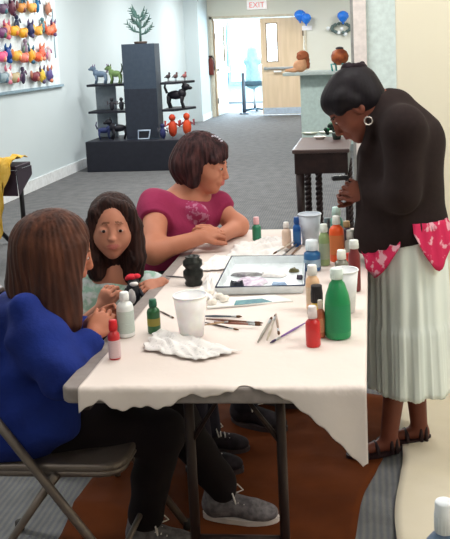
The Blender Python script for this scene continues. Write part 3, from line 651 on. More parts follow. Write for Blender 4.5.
def stool(label, loc):
    t = thing('stool', label, 'stool', loc, 0)
    bm = bmesh.new(); lathe(bm, [(0, .415), (.15, .415), (.165, .425), (.165, .437), (.15, .444), (0, .444)], 28); finish('seat', bm, cmt, t)
    for k in range(4):
        q = k*math.pi/2+.78; TB('leg', [(.11*math.cos(q), .11*math.sin(q), .42), (.19*math.cos(q), .19*math.sin(q), .0)], .011, cmt, t)
    bm = bmesh.new(); tube(bm, [(.162*math.cos(k*math.pi/12), .162*math.sin(k*math.pi/12), .16) for k in range(24)], .008, 8, close=True); finish('foot_ring', bm, cmt, t)
stool('low metal stool under the child with the figurine', (-1.10, 3.02, 0.0))
stool('low metal stool under the woman in the pink shirt', (-1.02, 3.60, 0.0))
# ------------------------------------------------------------------ bottles, cups and tools on the table
def bottle(name, label, u, v, wpx, vtop, body, cap, cat='bottle', capw=.55, capf=.16, lab=None, style='round', labf=(.2, .7), neck=.05, z=None, clear=False, group='paint bottles on the table', captype='flip'):
    z = TOP if z is None else z
    p = atz(u, v, z); sc = F/zc(p); r = wpx/sc/2; p = p+Vector((0, r*.9, 0)); hh = W(u, vtop, p.y).z-z
    t = thing(name, label, cat, tuple(p), 0, group)
    ch = hh*capf; nh = hh*neck; bh = hh-ch-nh; rc = r*capw
    bmt = mat('clear_'+name+str(int(u)), body, .15, trans=.45, spec=.5) if clear else col(body, .3, spec=.5)
    bm = bmesh.new()
    if style == 'taper': prof = [(0, 0), (r*.96, 0), (r, .004), (r, bh*.62), (r*.9, bh*.75), (r*.6, bh*.95), (rc*.85, bh), (rc*.85, bh+nh)]
    else: prof = [(0, 0), (r*.92, 0), (r, .004), (r, bh*.82), (r*.93, bh*.9), (r*.7, bh*.97), (rc*.85, bh), (rc*.85, bh+nh)]
    lathe(bm, prof, 28); finish('bottle_body', bm, bmt, t)
    bm = bmesh.new(); z0 = bh+nh*.6
    if captype == 'flip': lathe(bm, [(0, z0), (rc, z0), (rc, z0+ch*.7), (rc*.95, z0+ch*.75), (rc*.95, hh-.002), (rc*.85, hh), (0, hh)], 24)
    else: lathe(bm, [(0, z0), (rc, z0), (rc*.95, z0+ch*.4), (rc*.35, z0+ch*.5), (rc*.22, hh), (0, hh)], 24)
    c = finish('cap', bm, col(cap, .35), t)
    if captype == 'flip':
        bm = bmesh.new()
        for k in range(18):
            a = k*math.pi/9; abox(bm, (-.0006, rc*.98, z0+.001), (.0006, rc*1.03, z0+ch*.6), M=Matrix.Rotation(a, 4, 'Z'))
        finish('cap_ribs', bm, col(cap, .35), c)
    if lab:
        bm = bmesh.new(); lathe(bm, [(r*1.012, bh*labf[0]), (r*1.012, bh*labf[1])], 24, a0=math.radians(-190), a1=math.radians(40))
        lm_ = stripes('print_%d_%d_%d' % lab, lab, tuple(int(x*.72+20) for x in lab), 110, 'Z', .5, .5, .8, 6)
        finish('paper_label', bm, lm_, t)
    return t
B = bottle
B('paint_bottle', 'large green paint bottle with white cap near the right table edge', 338, 340, 26, 268, (22, 138, 82), (214, 228, 222), capw=.5, capf=.13, lab=(40, 152, 98), labf=(.12, .6), style='taper')
B('paint_bottle', 'red paint bottle with white cap standing nearest the front, left of the large green one', 313, 348, 15, 306, (196, 36, 38), (224, 214, 214), capw=.62, capf=.27)
B('paint_bottle', 'slim orange brown bottle just behind the front red bottle', 321, 338, 9, 300, (176, 98, 66), (206, 196, 182), capw=.6, capf=.2, lab=(220, 150, 110))
B('paint_bottle', 'peach paint bottle with white cap right of the enamel tray', 313, 311, 14, 265, (232, 190, 150), (226, 224, 220), capw=.7, capf=.2, lab=(240, 214, 186))
B('paint_bottle', 'small yellow jar with black cap in front of the peach bottle', 317, 316, 12, 285, (224, 190, 70), (34, 30, 34), capw=1.0, capf=.55)
B('paint_bottle', 'squat blue paint bottle with pale cap behind the tray corner', 312, 272, 17, 240, (34, 96, 150), (216, 226, 232), capw=.75, capf=.3, lab=(160, 190, 214), labf=(.2, .6))
B('paint_bottle', 'sage green paint bottle with white cap left of the orange one', 324.5, 266, 11, 224, (138, 160, 110), (226, 232, 226), capw=.7, capf=.17, lab=(176, 188, 160))
B('paint_bottle', 'orange paint bottle with white cap', 337, 262, 15, 216, (238, 92, 40), (232, 234, 230), capw=.55, capf=.16, lab=(246, 140, 84), labf=(.2, .75))
B('paint_bottle', 'teal bottle with pale cap standing behind the orange bottle', 337, 247, 13, 207, (70, 140, 130), (190, 222, 216), capw=.65, capf=.2)
B('paint_bottle', 'slim deep blue bottle left of the far paper cup', 297, 247, 8, 217, (24, 92, 168), (40, 84, 150), capw=.7, capf=.2, lab=(60, 120, 190))
B('paint_bottle', 'pale peach bottle with white cap at the far side of the table', 286.5, 249, 9.5, 222, (222, 196, 178), (232, 228, 224), capw=.6, capf=.2)
B('paint_bottle', 'green bottle with pink cap at the far edge of the table', 256.5, 241, 9, 217, (34, 116, 84), (226, 176, 180), capw=.65, capf=.28)
B('paint_bottle', 'clear bottle with white cap and grey residue behind the wide cup', 342, 284, 14, 250, (150, 152, 138), (226, 230, 222), capw=.65, capf=.25, clear=True)
B('paint_bottle', 'dark red bottle with white cap at the right table edge', 355, 292, 12, 240, (112, 36, 40), (214, 218, 214), capw=.8, capf=.14)
B('paint_bottle', 'small red orange bottle between the clear bottle and the dark red one', 349, 276, 9, 253, (226, 70, 44), (200, 60, 44), capw=.7, capf=.2)
B('paint_bottle', 'pale bottle with clear cap behind the dark red bottle', 351, 262, 12, 230, (196, 202, 196), (220, 224, 220), capw=.7, capf=.25)
B('paint_bottle', 'dark purple bottle beyond the orange bottle near the pink shirt', 347, 248, 10, 221, (60, 44, 62), (176, 150, 110), capw=.7, capf=.2)
B('paint_bottle', 'grey green bottle behind the sage green one', 328, 254, 9, 218, (84, 104, 108), (90, 110, 116), capw=.7, capf=.2)
B('glue_bottle', 'white bottle with printed label standing next to the child\'s hand', 124.5, 338, 17, 292, (232, 236, 235), (240, 244, 242), capw=.55, capf=.16, lab=(214, 228, 220), labf=(.12, .75))
B('paint_bottle', 'red paint bottle with red cap and white label at the left table edge', 113.5, 360, 12, 320, (190, 36, 44), (204, 36, 44), capw=.7, capf=.24, lab=(226, 196, 200), labf=(.05, .7))
B('paint_bottle', 'small dark green bottle with yellow label left of the translucent cup', 153, 334, 13, 299, (36, 92, 52), (44, 100, 76), capw=.6, capf=.2, lab=(150, 140, 60), labf=(.3, .6))
t = B('paint_bottle', 'slate blue bottle with big white cap at the lower right corner', 447, 625, 40, 501, (92, 116, 146), (224, 230, 236), capw=.5, capf=.24, z=.735, lab=(120, 140, 168))
# black carved jar
p = atz(192, 287, TOP); p.y += .03; r = 10/(F/zc(p)); hh = W(192, 256, p.y).z-TOP
t = thing('black_jar', 'black ribbed jar in front of the woman in pink', 'jar', tuple(p))
bm = bmesh.new(); lathe(bm, [(0, 0), (r*.8, 0), (r*.9, hh*.08), (r*.75, hh*.16), (r, hh*.3), (r, hh*.48), (r*.72, hh*.58), (r*.98, hh*.7), (r*.95, hh*.85), (r*.7, hh*.92), (r*.75, hh), (r*.55, hh), (r*.5, hh*.9), (0, hh*.88)], 24)
finish('jar_body', bm, mat('black_glaze', (22, 24, 22), .35, c2=(38, 42, 38), scale=(60, 60, 60)), t)
for a in (): TB('jar_handle', [(r*.8*math.cos(a), 0, hh*.85), (r*1.2*math.cos(a), 0, hh*.8), (r*1.15*math.cos(a), 0, hh*.6), (r*.7*math.cos(a), 0, hh*.55)], .005, mat('black_glaze', (22, 24, 22), .35), t, 6)
# cups
def cup(label, u, v, rb, rt, vtop, m, name='paper_cup'):
    p = atz(u, v, TOP); sc = F/zc(p); a, b = rb/sc, rt/sc; p = p+Vector((0, a, 0)); hh = W(u, vtop, p.y).z-TOP
    t = thing(name, label, 'cup', tuple(p), 0, 'cups on the table')
    bm = bmesh.new(); lathe(bm, [(0, 0), (a, 0), (b, hh), (b*.97, hh), (a*.96, .004), (0, .004)], 32); finish('cup_wall', bm, m, t)
    bm = bmesh.new(); tube(bm, [(b*math.cos(k*math.pi/16), b*math.sin(k*math.pi/16), hh) for k in range(32)], .0025, 6, close=True); finish('rim', bm, m, t)
    return t, hh
cw_ = mat('cup_white', (228, 230, 232), .5)
cup('translucent white plastic cup in the middle of the table', 189.5, 339, 12, 17, 295, mat('cup_translucent', (238, 238, 240), .4, sub=.2), 'plastic_cup')
cup('tall white cup at the far end left of the sage green bottle', 310, 246, 8, 11.5, 214, mat('cup_pale', (206, 214, 224), .5))
cup('wide white cup behind the large green bottle', 345, 314, 10, 14, 270, cw_)
# tray
nl, nr, fr_, fl = [atz(u, v, TOP) for u, v in ((216, 296), (305, 294), (306, 263), (232, 264))]
hT = .03; tl = [nl, nr, fr_, fl]; ctr = sum(tl, Vector())/4
t = thing('enamel_tray', 'white enamel tray with dark blue rim holding paint scraps', 'tray', tuple(ctr))
Q = [p-ctr for p in tl]; tw = mat('enamel_white', (218, 226, 230), .25, spec=.6); tbm = mat('enamel_blue', (38, 52, 84), .3)
bm = bmesh.new(); inn = [q*.94 for q in Q]
vo = [bm.verts.new((q.x*.95, q.y*.95, 0)) for q in Q]; vt = [bm.verts.new((q.x, q.y, hT)) for q in Q]; vi = [bm.verts.new((q.x*.975, q.y*.975, hT)) for q in Q]; vb = [bm.verts.new((q.x*.92, q.y*.92, .003)) for q in Q]
for A, Bv in ((vo, vt), (vt, vi), (vi, vb)):
    for k in range(4): bm.faces.new((A[k], A[(k+1) % 4], Bv[(k+1) % 4], Bv[k]))
bm.faces.new(vo[::-1]); bm.faces.new(vb); finish('tray_body', bm, tw, t, bevel=.003)
bm = bmesh.new(); tube(bm, [(q.x, q.y, hT) for q in Q], .0028, 6, close=True); finish('rim', bm, tbm, t)
def patch(name, lab, cat, u, v, w, d, c, h=.004, c2=None, grp='scraps in the tray', n=13, jag=.3, z0=None):
    p = atz(u, v-2.5, TOP+.005 if z0 is None else z0); sc = F/zc(p); a = w/sc/2; b = d/2; bm = bmesh.new(); rr = [1+jag*(rng.rand()-.5)*2 for _ in range(n)]
    base = [bm.verts.new((a*rr[k]*math.cos(k*2*math.pi/n), b*rr[k]*math.sin(k*2*math.pi/n), 0)) for k in range(n)]
    mid = [bm.verts.new((.8*a*rr[k]*math.cos(k*2*math.pi/n), .8*b*rr[k]*math.sin(k*2*math.pi/n), h*(.6+.8*rng.rand()))) for k in range(n)]
    ce = bm.verts.new((0, 0, h))
    for k in range(n): bm.faces.new((base[k], base[(k+1) % n], mid[(k+1) % n], mid[k])); bm.faces.new((mid[k], mid[(k+1) % n], ce))
    bm.faces.new(base[::-1])
    return tag(finish(name, bm, mat('scrap_%d' % int(u*7+v), c, .5, c2=c2, scale=(60, 60, 60)), loc=tuple(p)), lab, cat, grp)
patch('paint_scrap', 'lilac and white smeared scrap in the tray', 'scrap', 252, 285, 34, .11, (176, 150, 184), .008, (226, 218, 228))
patch('paint_scrap', 'dark grey scrap at the back left of the tray', 'scrap', 246, 277.5, 30, .05, (98, 92, 104), .008, (150, 150, 150))
patch('paint_lump', 'round black sponge in the near left of the tray', 'sponge', 237, 289.5, 15, .045, (24, 26, 40), .018, jag=.1)
patch('paint_scrap', 'large white crumpled scrap in the middle of the tray', 'scrap', 273, 278, 30, .06, (216, 212, 212), .008, (238, 234, 232))
patch('paint_scrap', 'small olive scrap at the back right of the tray', 'scrap', 294, 274, 9, .03, (96, 92, 60), .012)
patch('paint_scrap', 'small dark scrap at the right of the tray', 'scrap', 300, 281, 7, .025, (70, 62, 74), .012)
patch('paint_scrap', 'pale blue scrap by the front rim of the tray', 'scrap', 279, 287.5, 16, .02, (150, 172, 200), .008)
# painted card
cc = [atz(u, v, TOP) for u, v in ((207, 309), (293, 302), (275, 296), (211, 300))]; ctr = sum(cc, Vector())/4
t = thing('painted_card', 'white card with teal paint in front of the tray', 'card', tuple(ctr))
bm = bmesh.new(); prism(bm, [((p-ctr).x, (p-ctr).y) for p in cc], 0, .005); finish('card_sheet', bm, mat('card_white', (232, 232, 230), .6), t)
c2_ = [atz(u, v, TOP+.006)-ctr for u, v in ((234, 305), (272, 301.5), (262, 298.5), (236, 300.5))]
bm = bmesh.new(); prism(bm, [(p.x, p.y) for p in c2_], .005, .0062); finish('teal_paint', bm, mat('teal_paint', (84, 146, 152), .4, c2=(60, 120, 134), scale=(50, 50, 50)), t)
# brushes
def brush(a, b, lab, handle, tip=(90, 60, 40), r=.003, grp='paint brushes on the table', z=0):
    A = atz(a[0], a[1], TOP+r+z); Bp = atz(b[0], b[1], TOP+r+z); c = (A+Bp)/2; d = Bp-A
    t = thing('paint_brush', lab, 'brush', (c.x, c.y, c.z), 0, grp); A -= c; Bp -= c
    TB('handle', [A, A+d*.3, A+d*.72], [r*.5, r, r*.7], col(handle, .35), t, 8); TB('ferrule', [A+d*.72, A+d*.86], [r*.8, r*.9], steel, t, 8); TB('bristles', [A+d*.86, A+d*.93, Bp], [r*.9, r, r*.25], col(tip, .9), t, 8)
brush((203, 316), (242, 316.5), 'slate handled brush, farthest in the bundle right of the cup', (74, 84, 96), r=.004)
brush((206, 319), (263, 323), 'long brown brush in the bundle right of the cup', (112, 74, 62), r=.004)
brush((214, 322), (262, 325), 'reddish brown brush crossing the bundle right of the cup', (134, 84, 70), r=.004, z=.007)
brush((203, 322), (239, 330), 'dark thin brush, nearest in the bundle right of the cup', (66, 56, 52))
brush((204, 325), (232, 321), 'tan short brush lying across the bundle', (170, 140, 110), z=.013)
brush((258, 342), (272, 317), 'grey brush pointing away, leftmost of the fanned brushes', (140, 134, 124), r=.0045)
brush((267, 340), (276, 314), 'beige brush in the middle of the fanned brushes', (176, 164, 146), r=.0045, z=.009)
brush((276, 314), (279, 335), 'light brown brush, rightmost of the fanned brushes', (150, 128, 112), r=.004, z=.018)
brush((305, 323), (270, 343), 'purple brush beside the front red bottle', (126, 92, 158), (60, 44, 80), r=.0035)
brush((160, 311), (174, 318), 'short dark brush behind the translucent cup', (96, 84, 80))
brush((303, 243), (286, 260), 'brown brush at the back left of the blue bottle', (140, 112, 92), r=.004)
brush((300, 241), (280, 258), 'dark grey brush at the far right of the crumpled paper', (98, 92, 90), r=.004, z=.008)
brush((297, 240), (273, 254), 'pale brush at the far right of the crumpled paper', (200, 186, 170), r=.004, z=.016)
brush((166, 276), (192, 278), 'dark stick lying across the table corner by the black jar', (58, 54, 62), r=.003)
# crumpled papers
def crumple(name, lab, pts, hmax, m, n=26, grp=None, seed=1, soft=1.0, printed=False):
    r_ = np.random.RandomState(seed); cs = [atz(u, v, TOP+.001) for u, v in pts]; ctr = sum(cs, Vector())/4; A, Bb, Cc, D = [c-ctr for c in cs]
    bm = bmesh.new(); g = {}; ph = r_.rand(6)*6.28
    for i in range(n+1):
        for j in range(n+1):
            a, b = i/n, j/n; p = (A*(1-a)+Bb*a)*(1-b)+(D*(1-a)+Cc*a)*b; e = min(a, 1-a, b, 1-b)*2
            q = abs(math.sin(a*9+ph[0]+2*math.sin(b*5+ph[1])))*abs(math.cos(b*8+ph[2]+2*math.sin(a*6+ph[3])))
            q2 = abs(math.sin(a*23+b*17+ph[4]))*.4
            edge = 1+.06*math.sin(a*20+ph[5])+.05*math.sin(b*23+ph[0])
            g[i, j] = bm.verts.new((p.x*edge, p.y*edge, .002+hmax*(q+q2)*(.15+e**.6)+.0006*r_.rand()))
    for i in range(n):
        for j in range(n): f = bm.faces.new((g[i, j], g[i+1, j], g[i+1, j+1], g[i, j+1])); f.smooth = soft > .5
    o = finish(name, bm, m, loc=tuple(ctr)); so = o.modifiers.new('s', 'SOLIDIFY'); so.thickness = .0008; so.offset = 1
    return tag(o, lab, 'paper', grp)
pw = mat('tissue_white', (236, 232, 230), .85); pp2 = mat('printed_paper', (236, 232, 230), .8, c2=(196, 194, 198), scale=(130, 130, 130), lo=.6, hi=.72)
crumple('paper_towel', 'crumpled white paper towel with print in front of the translucent cup', [(141, 350), (196, 362), (238, 352), (156, 330)], .022, pp2, seed=3)
crumple('crumpled_paper', 'crumpled white paper at the far side of the table beyond the tray', [(222, 262), (285, 260), (292, 243), (236, 243)], .02, pw, seed=5, n=34)
crumple('crumpled_paper', 'crumpled paper with faint marks at the far edge beside the green bottle', [(240, 252), (284, 250), (284, 238), (262, 238)], .018, pp2, seed=9)
crumple('crumpled_paper', 'crumpled white tissue left of the tray', [(196, 300), (216, 300), (228, 276), (208, 274)], .022, pw, seed=12)
crumple('crumpled_paper', 'white paper under the black jar', [(196, 272), (226, 270), (240, 258), (214, 256)], .010, pw, seed=14)
for i, (u, v) in enumerate(((203, 303), (212, 306), (219, 301), (209, 297), (226, 303), (199, 296))):
    p = atz(u, v, TOP); bm = bmesh.new()
    for k in range(5): blobm(bm, ((rng.rand()-.5)*.016, (rng.rand()-.5)*.016, .011+rng.rand()*.006), (.011, .010, .010), 0, 2)
    tag(finish('cotton_ball', bm, mat('cotton', (240, 232, 222), .95), loc=tuple(p)), 'white cotton ball left of the teal card, '+('nearest the cup', 'front of the middle', 'right beside the card', 'back of the middle', 'lying on the card corner', 'farthest back left')[i], 'cotton ball', 'cotton balls left of the teal card')

# ------------------------------------------------------------------ people
def person(label, loc): return thing('person', label, 'person', loc)
def unp(t):   # children are built in world space: shift them under the empty
    for c in t.children: c.location = Vector(c.location)-t.location
lipm = lambda c: col(c, .45)
def hairmat(n, c, c2, sc=(90, 90, 5)): return mat(n, c, .6, c2=c2, scale=sc, spec=.2, lo=.4, hi=.68, detail=5)
def strands(amp, cx, cy, f=55, zf=6):
    def g(x, y, z):
        a = np.arctan2(y-cy, x-cx); return amp*(np.sin(a*f+1.5*np.sin(z*zf))*.6+np.sin(a*f*2.3+z*zf*2)*.4)
    return g

# ---- girl in the blue hoodie (left, profile)
g1 = person('girl with straight auburn hair in a blue hoodie sitting at the left', (-.98, 2.32, .44))
sk = mat('skin_girl', (180, 112, 86), .55, c2=(188, 120, 94), sub=.12, scale=(12, 12, 12)); bw = col((96, 62, 44), .8)
S = Sculpt(.004); hc = W(60, 250, 2.33); fw = Vector((.86, .36, -.32))
P, R, s = head(S, hc, fw, (.25, .05, 1), .205, 0, 1, 2); S.vox = .004
nb = W(34, 312, 2.31); S.cap(P(0, -.03, -.05), nb, .045, .05, .03)
hipc = W(22, 415, 2.30); S.chain([nb, W(22, 350, 2.31), hipc], [.06, .09, .10], .05)
rs, re, rw = W(34, 335, 2.16), W(62, 372, 2.10), W(92, 337, 2.24)
ls, le, lw = W(24, 322, 2.46), W(70, 350, 2.46), W(93, 322, 2.40)
S.chain([nb, rs, re, rw], [.05, .045, .036, .022], .03); S.chain([nb, ls, le, lw], [.05, .045, .034, .022], .03)
hand(S, rw, W(108, 308, 2.30)-rw, Vector((.2, -1, .1)), 1, .85, (35, 40, 30))
hand(S, lw, W(112, 312, 2.42)-lw, Vector((-.2, 1, .3)), -1, .85, (35, 40, 30))
kr, ar = W(160, 432, 2.36), W(150, 518, 2.44); kl, al = W(172, 412, 2.58), W(224, 480, 2.60)
hr, hl = hipc+Vector((.02, -.08, -.0)), hipc+Vector((.0, .09, .0)); hr.z = hl.z = .515; kr.z = min(kr.z, .55); kl.z = min(kl.z, .56)
ar = atz(146, 524, .09); al = atz(222, 494, .09)
S.chain([hr, kr, ar], [.065, .045, .03], .03); S.chain([hl, kl, al], [.065, .045, .03], .03)
S.ell(ar+Vector((.05, 0, -.045)), (.07, .03, .022)); S.ell(al+Vector((.05, 0, -.045)), (.07, .03, .022))
S.mesh('body', [sk, lipm((190, 96, 88)), bw], g1); eyes(P, R, s, g1)
S = Sculpt(.004)
for a in ((0, -.02, .045, .083, .098, .082), (0, -.035, -.01, .088, .092, .09)): S.ell(P(*a[:3]), [x*s for x in a[3:]], R, .03)
hcx = P(0, -.03, 0)
S.cap(P(-.0, -.05, 0), W(38, 300, 2.32), .085, .075, .04); S.cap(P(-.03, -.07, .0), W(22, 282, 2.32), .07, .045, .04)
S.cap(P(.055, .015, .0), W(70, 322, 2.24), .045, .035, .03); S.cap(P(.045, -.03, -.01), W(50, 318, 2.23), .05, .04, .03)
S.cap(P(-.055, .01, .0), W(68, 300, 2.42), .04, .03, .03); S.cap(P(.05, .045, .04), P(.068, .055, -.03), .026, .018, .02)
S.ell(P(0, .095, -.03), (.042, .035, .085), R, .01, sub=True)
S.disp = strands(.002, hcx.x, hcx.y, 38); S.mesh('hair', hairmat('hair_auburn', (60, 34, 27), (98, 58, 42), (45, 45, 2)), g1)
hb = mat('hoodie_blue', (18, 37, 110), .9, c2=(24, 47, 130), scale=(8, 8, 8), bump=.2, bscale=90)
S = Sculpt(.006); ch = W(20, 352, 2.31)
S.chain([nb+Vector((-.01, 0, -.03)), ch, hipc+Vector((0, 0, .02))], [.085, .135, .15], .06)
S.cap(hipc+Vector((-.02, 0, .0)), hipc+Vector((0, 0, -.02)), .15, .15, .05, clip=((0, 0, .452), (0, 0, -1)))
S.cap(rs, re, .068, .062, .04); S.cap(re, rw, .060, .042, .03, clip=(re+(rw-re)*.90, rw-re)); S.cap(ls, le, .066, .058, .04); S.cap(le, lw, .055, .04, .03, clip=(le+(lw-le)*.85, lw-le))
S.cap(rs+Vector((.02, 0, -.03)), ch+Vector((.03, -.08, -.05)), .07, .07, .05)
S.cap(W(0, 318, 2.30), W(26, 312, 2.16), .045, .04, .04); S.cap(W(0, 318, 2.30), W(14, 300, 2.44), .045, .04, .04); S.cap(W(26, 312, 2.16), W(44, 330, 2.16), .04, .02, .03)
S.cap(W(44, 412, 2.2), hipc+Vector((-.02, 0, .04)), .105, .15, .05, clip=((0, 0, .452), (0, 0, -1))); S.cap(hr+Vector((-.02, 0, .02)), hipc+Vector((-.02, 0, .04)), .125, .14, .05, clip=((0, 0, .452), (0, 0, -1)))
S.disp = wrk(.010, 22, 19, 31, 1.0); S.mesh('hoodie', hb, g1)
pm = mat('pants_dark', (20, 13, 18), .95, c2=(24, 16, 20))
S = Sculpt(.007)
S.chain([hr, kr, ar+Vector((0, 0, .03))], [.085, .068, .055], .04); S.chain([hl, kl, al+Vector((0, 0, .03))], [.085, .066, .055], .04); S.cap(hr, hl, .095, .095, .04, clip=((0, 0, .447), (0, 0, -1)))
S.disp = wrk(.005, 25, 25, 30, 2.); S.mesh('trousers', pm, g1)
def shoe(par, ank, d, L=.22, c=(124, 118, 122)):
    d = Vector((d[0], d[1], 0)).normalized(); x = Vector((d.y, -d.x, 0)); R_ = Matrix((x, d, Vector((0, 0, 1)))).transposed(); b = Vector((ank.x, ank.y, 0)); Q = lambda a, f, z: b+R_ @ Vector((a, f, z))
    S = Sculpt(.004); k = L/.24
    S.ell(Q(0, -.02*k, .055), (.038*k, .05*k, .045), R_, .03).cap(Q(0, 0, .06), Q(0, .10*k, .045), .040*k, .034*k, .03).ell(Q(0, .135*k, .038), (.042*k, .055*k, .028), R_, .03).cap(Q(0, -.02, .06), Q(0, -.02, .10), .04*k, .04*k, .02)
    sh = S.mesh('shoe', mat('shoe_canvas_%d' % c[0], c, .8, c2=tuple(int(x*.7) for x in c), scale=(50, 50, 50)), par)
    bm = bmesh.new(); pr = []
    for q in range(24):
        a = q*2*math.pi/24; f = math.sin(a); w = .043*k*(1+.1*(f > 0)); pr.append((w*math.cos(a), .062*k+.132*k*f))
    prism(bm, pr, .006, .026, M=Matrix.Translation(b) @ R_.to_4x4()); so_ = finish('sole', bm, mat('sole_white', (200, 190, 186), .6) if c[0] > 60 else mat('sole_dark', (60, 50, 52), .6), None); so_.parent = sh
    bm = bmesh.new()
    for f in (.03, .05, .07, .09): tube(bm, [Q(-.026*k, f*k, .085-f*.2), Q(0, f*k+.006, .098-f*.25), Q(.026*k, f*k+.012, .085-f*.2)], .0028, 6)
    for q in (-1, 1): tube(bm, [Q(0, .035*k, .095), Q(q*.03, .045*k, .112), Q(q*.045, .06*k, .085), Q(q*.015, .045*k, .09)], .0026, 6)
    lc = finish('laces', bm, mat('lace_white', (214, 208, 206), .8)); lc.parent = sh
shoe(g1, ar, (1, -.15), .23); shoe(g1, al, (1, -.12), .24)
unp(g1)

# ---- child facing the camera
g2 = person('child with long dark hair in a pale green top holding a painted figurine', (-1.05, 3.0, .44))
sk2 = mat('skin_child', (192, 128, 104), .55, c2=(198, 136, 112), sub=.12, scale=(12, 12, 12))
S = Sculpt(.0035); hc = W(112.5, 225.5, 2.95); P, R, s = head(S, hc, (.27, -.95, -.06), (.06, -.04, 1), .212, 0, 1, 2, ear=False, kid=True)
nb = W(116, 276, 2.99); S.cap(P(0, -.02, -.06), nb, .040, .045, .025)
hip = Vector((nb.x-.12, 3.02, .54)); S.chain([nb, (nb+hip)/2+Vector((0, 0, .02)), hip], [.06, .08, .09], .05)
rs, re, rw = W(88, 290, 2.98), W(80, 328, 2.90), W(101, 308, 2.80)
ls, le, lw = W(147, 286, 3.0), W(171, 292, 2.98), W(162, 283, 2.86)
S.chain([nb, rs, re, rw], [.05, .040, .031, .021], .03); S.chain([nb, ls, le, lw], [.05, .040, .031, .021], .03)
hand(S, rw, W(111, 284, 2.79)-rw, Vector((-.35, -1, .1)), 1, .80, (45, 50, 35), thumb=30)
hand(S, lw, W(145, 287, 2.80)-lw, Vector((.2, -.6, .8)), -1, .80, (30, 35, 25))
S.chain([hip+Vector((.02, -.07, 0)), Vector((-.70, 2.9, .53)), Vector((-.66, 2.92, .10))], [.06, .045, .03], .03); S.chain([hip+Vector((.02, .07, 0)), Vector((-.70, 3.06, .53)), Vector((-.66, 3.08, .10))], [.06, .045, .03], .03)
S.mesh('body', [sk2, lipm((184, 104, 96)), col((128, 84, 66), .8)], g2, 1); eyes(P, R, s, g2, (40, 26, 22), k=1.05)
S = Sculpt(.004)
S.ell(P(0, -.026, .038), [x*s for x in (.085, .092, .086)], R, .03); S.cap(P(0, -.04, 0), P(0, -.05, -.13), .08, .075, .04)
for q, lst in ((1, [(.060, .036, .056, .026), (.074, .022, .0, .026), (.076, .018, -.06, .028), (.070, .022, -.12, .034), (.060, .02, -.175, .034)]), (-1, [(-.060, .036, .058, .028), (-.078, .022, .0, .030), (-.082, .016, -.06, .034), (-.080, .018, -.12, .040), (-.072, .012, -.19, .042)])):
    S.chain([P(*a[:3]) for a in lst], [a[3]*s for a in lst], .02)
S.cap(P(.020, .034, .098), P(.062, .036, .064), .020, .018, .015); S.cap(P(.020, .034, .098), P(-.040, .044, .086), .018, .016, .015); S.cap(P(-.040, .044, .086), P(-.064, .034, .054), .016, .018, .015)
S.disp = strands(.003, hc.x, hc.y, 44); S.mesh('hair', hairmat('hair_dark_brown', (34, 20, 20), (66, 40, 34)), g2)
S = Sculpt(.005); S.chain([nb+Vector((0, 0, -.045)), (nb+hip)/2, hip], [.072, .105, .11], .05)
S.cap(rs, rs+(re-rs)*.75, .053, .05, .03, clip=(rs+(re-rs)*.7, re-rs)); S.cap(ls, ls+(le-ls)*.8, .053, .05, .03, clip=(ls+(le-ls)*.75, le-ls)); S.cap(nb+Vector((0, 0, -.05)), rs, .055, .05, .03); S.cap(nb+Vector((0, 0, -.05)), ls, .055, .05, .03)
S.cap(hip, hip, .12, .12, .03)
S.disp = wrk(.004, 35, 30, 40, .4); S.mesh('shirt', mat('shirt_mint', (150, 184, 168), .85, c2=(206, 214, 214), scale=(38, 38, 38), lo=.45, hi=.6), g2)
S = Sculpt(.008)
for dy, yy in ((-.07, 2.9), (.07, 3.06)): S.chain([hip+Vector((.02, dy, 0)), Vector((-.70, yy, .53)), Vector((-.66, yy+.02, .10))], [.08, .06, .05], .03)
S.cap(hip+Vector((0, -.07, -.0)), hip+Vector((0, .07, 0)), .098, .098, .03, clip=((0, 0, .446), (0, 0, -1))); S.mesh('trousers', mat('pants_navy', (36, 34, 48), .9), g2)
shoe(g2, Vector((-.66, 2.92, 0)), (1, 0), .20, (44, 36, 44)); shoe(g2, Vector((-.66, 3.08, 0)), (1, 0), .20, (44, 36, 44))
unp(g2)
# penguin-like figurine held by the child
fc_ = W(134, 306, 2.77)
fz = thing('held_figurine', 'black and white figurine with red top held by the child', 'figurine', tuple(fc_))
bm = bmesh.new(); blobm(bm, (0, 0, .045), (.026, .022, .045)); blobm(bm, (.004, 0, .085), (.020, .018, .018)); finish('figurine_body', bm, col((28, 28, 38)), fz)
bm = bmesh.new(); blobm(bm, (.008, -.012, .082), (.016, .012, .009)); blobm(bm, (0, -.014, .04), (.015, .012, .03)); finish('white_front', bm, col((232, 226, 226)), fz)
bm = bmesh.new(); blobm(bm, (-.002, 0, .103), (.020, .016, .011)); blobm(bm, (.017, 0, .106), (.013, .011, .009)); blobm(bm, (-.016, 0, .098), (.010, .010, .009)); finish('red_cap', bm, col((206, 34, 52)), fz)
for q in (-1, 1): TB('wing', [(q*.02, 0, .06), (q*.036, -.005, .035), (q*.034, -.01, .02)], [.008, .007, .004], col((28, 28, 38)), fz)

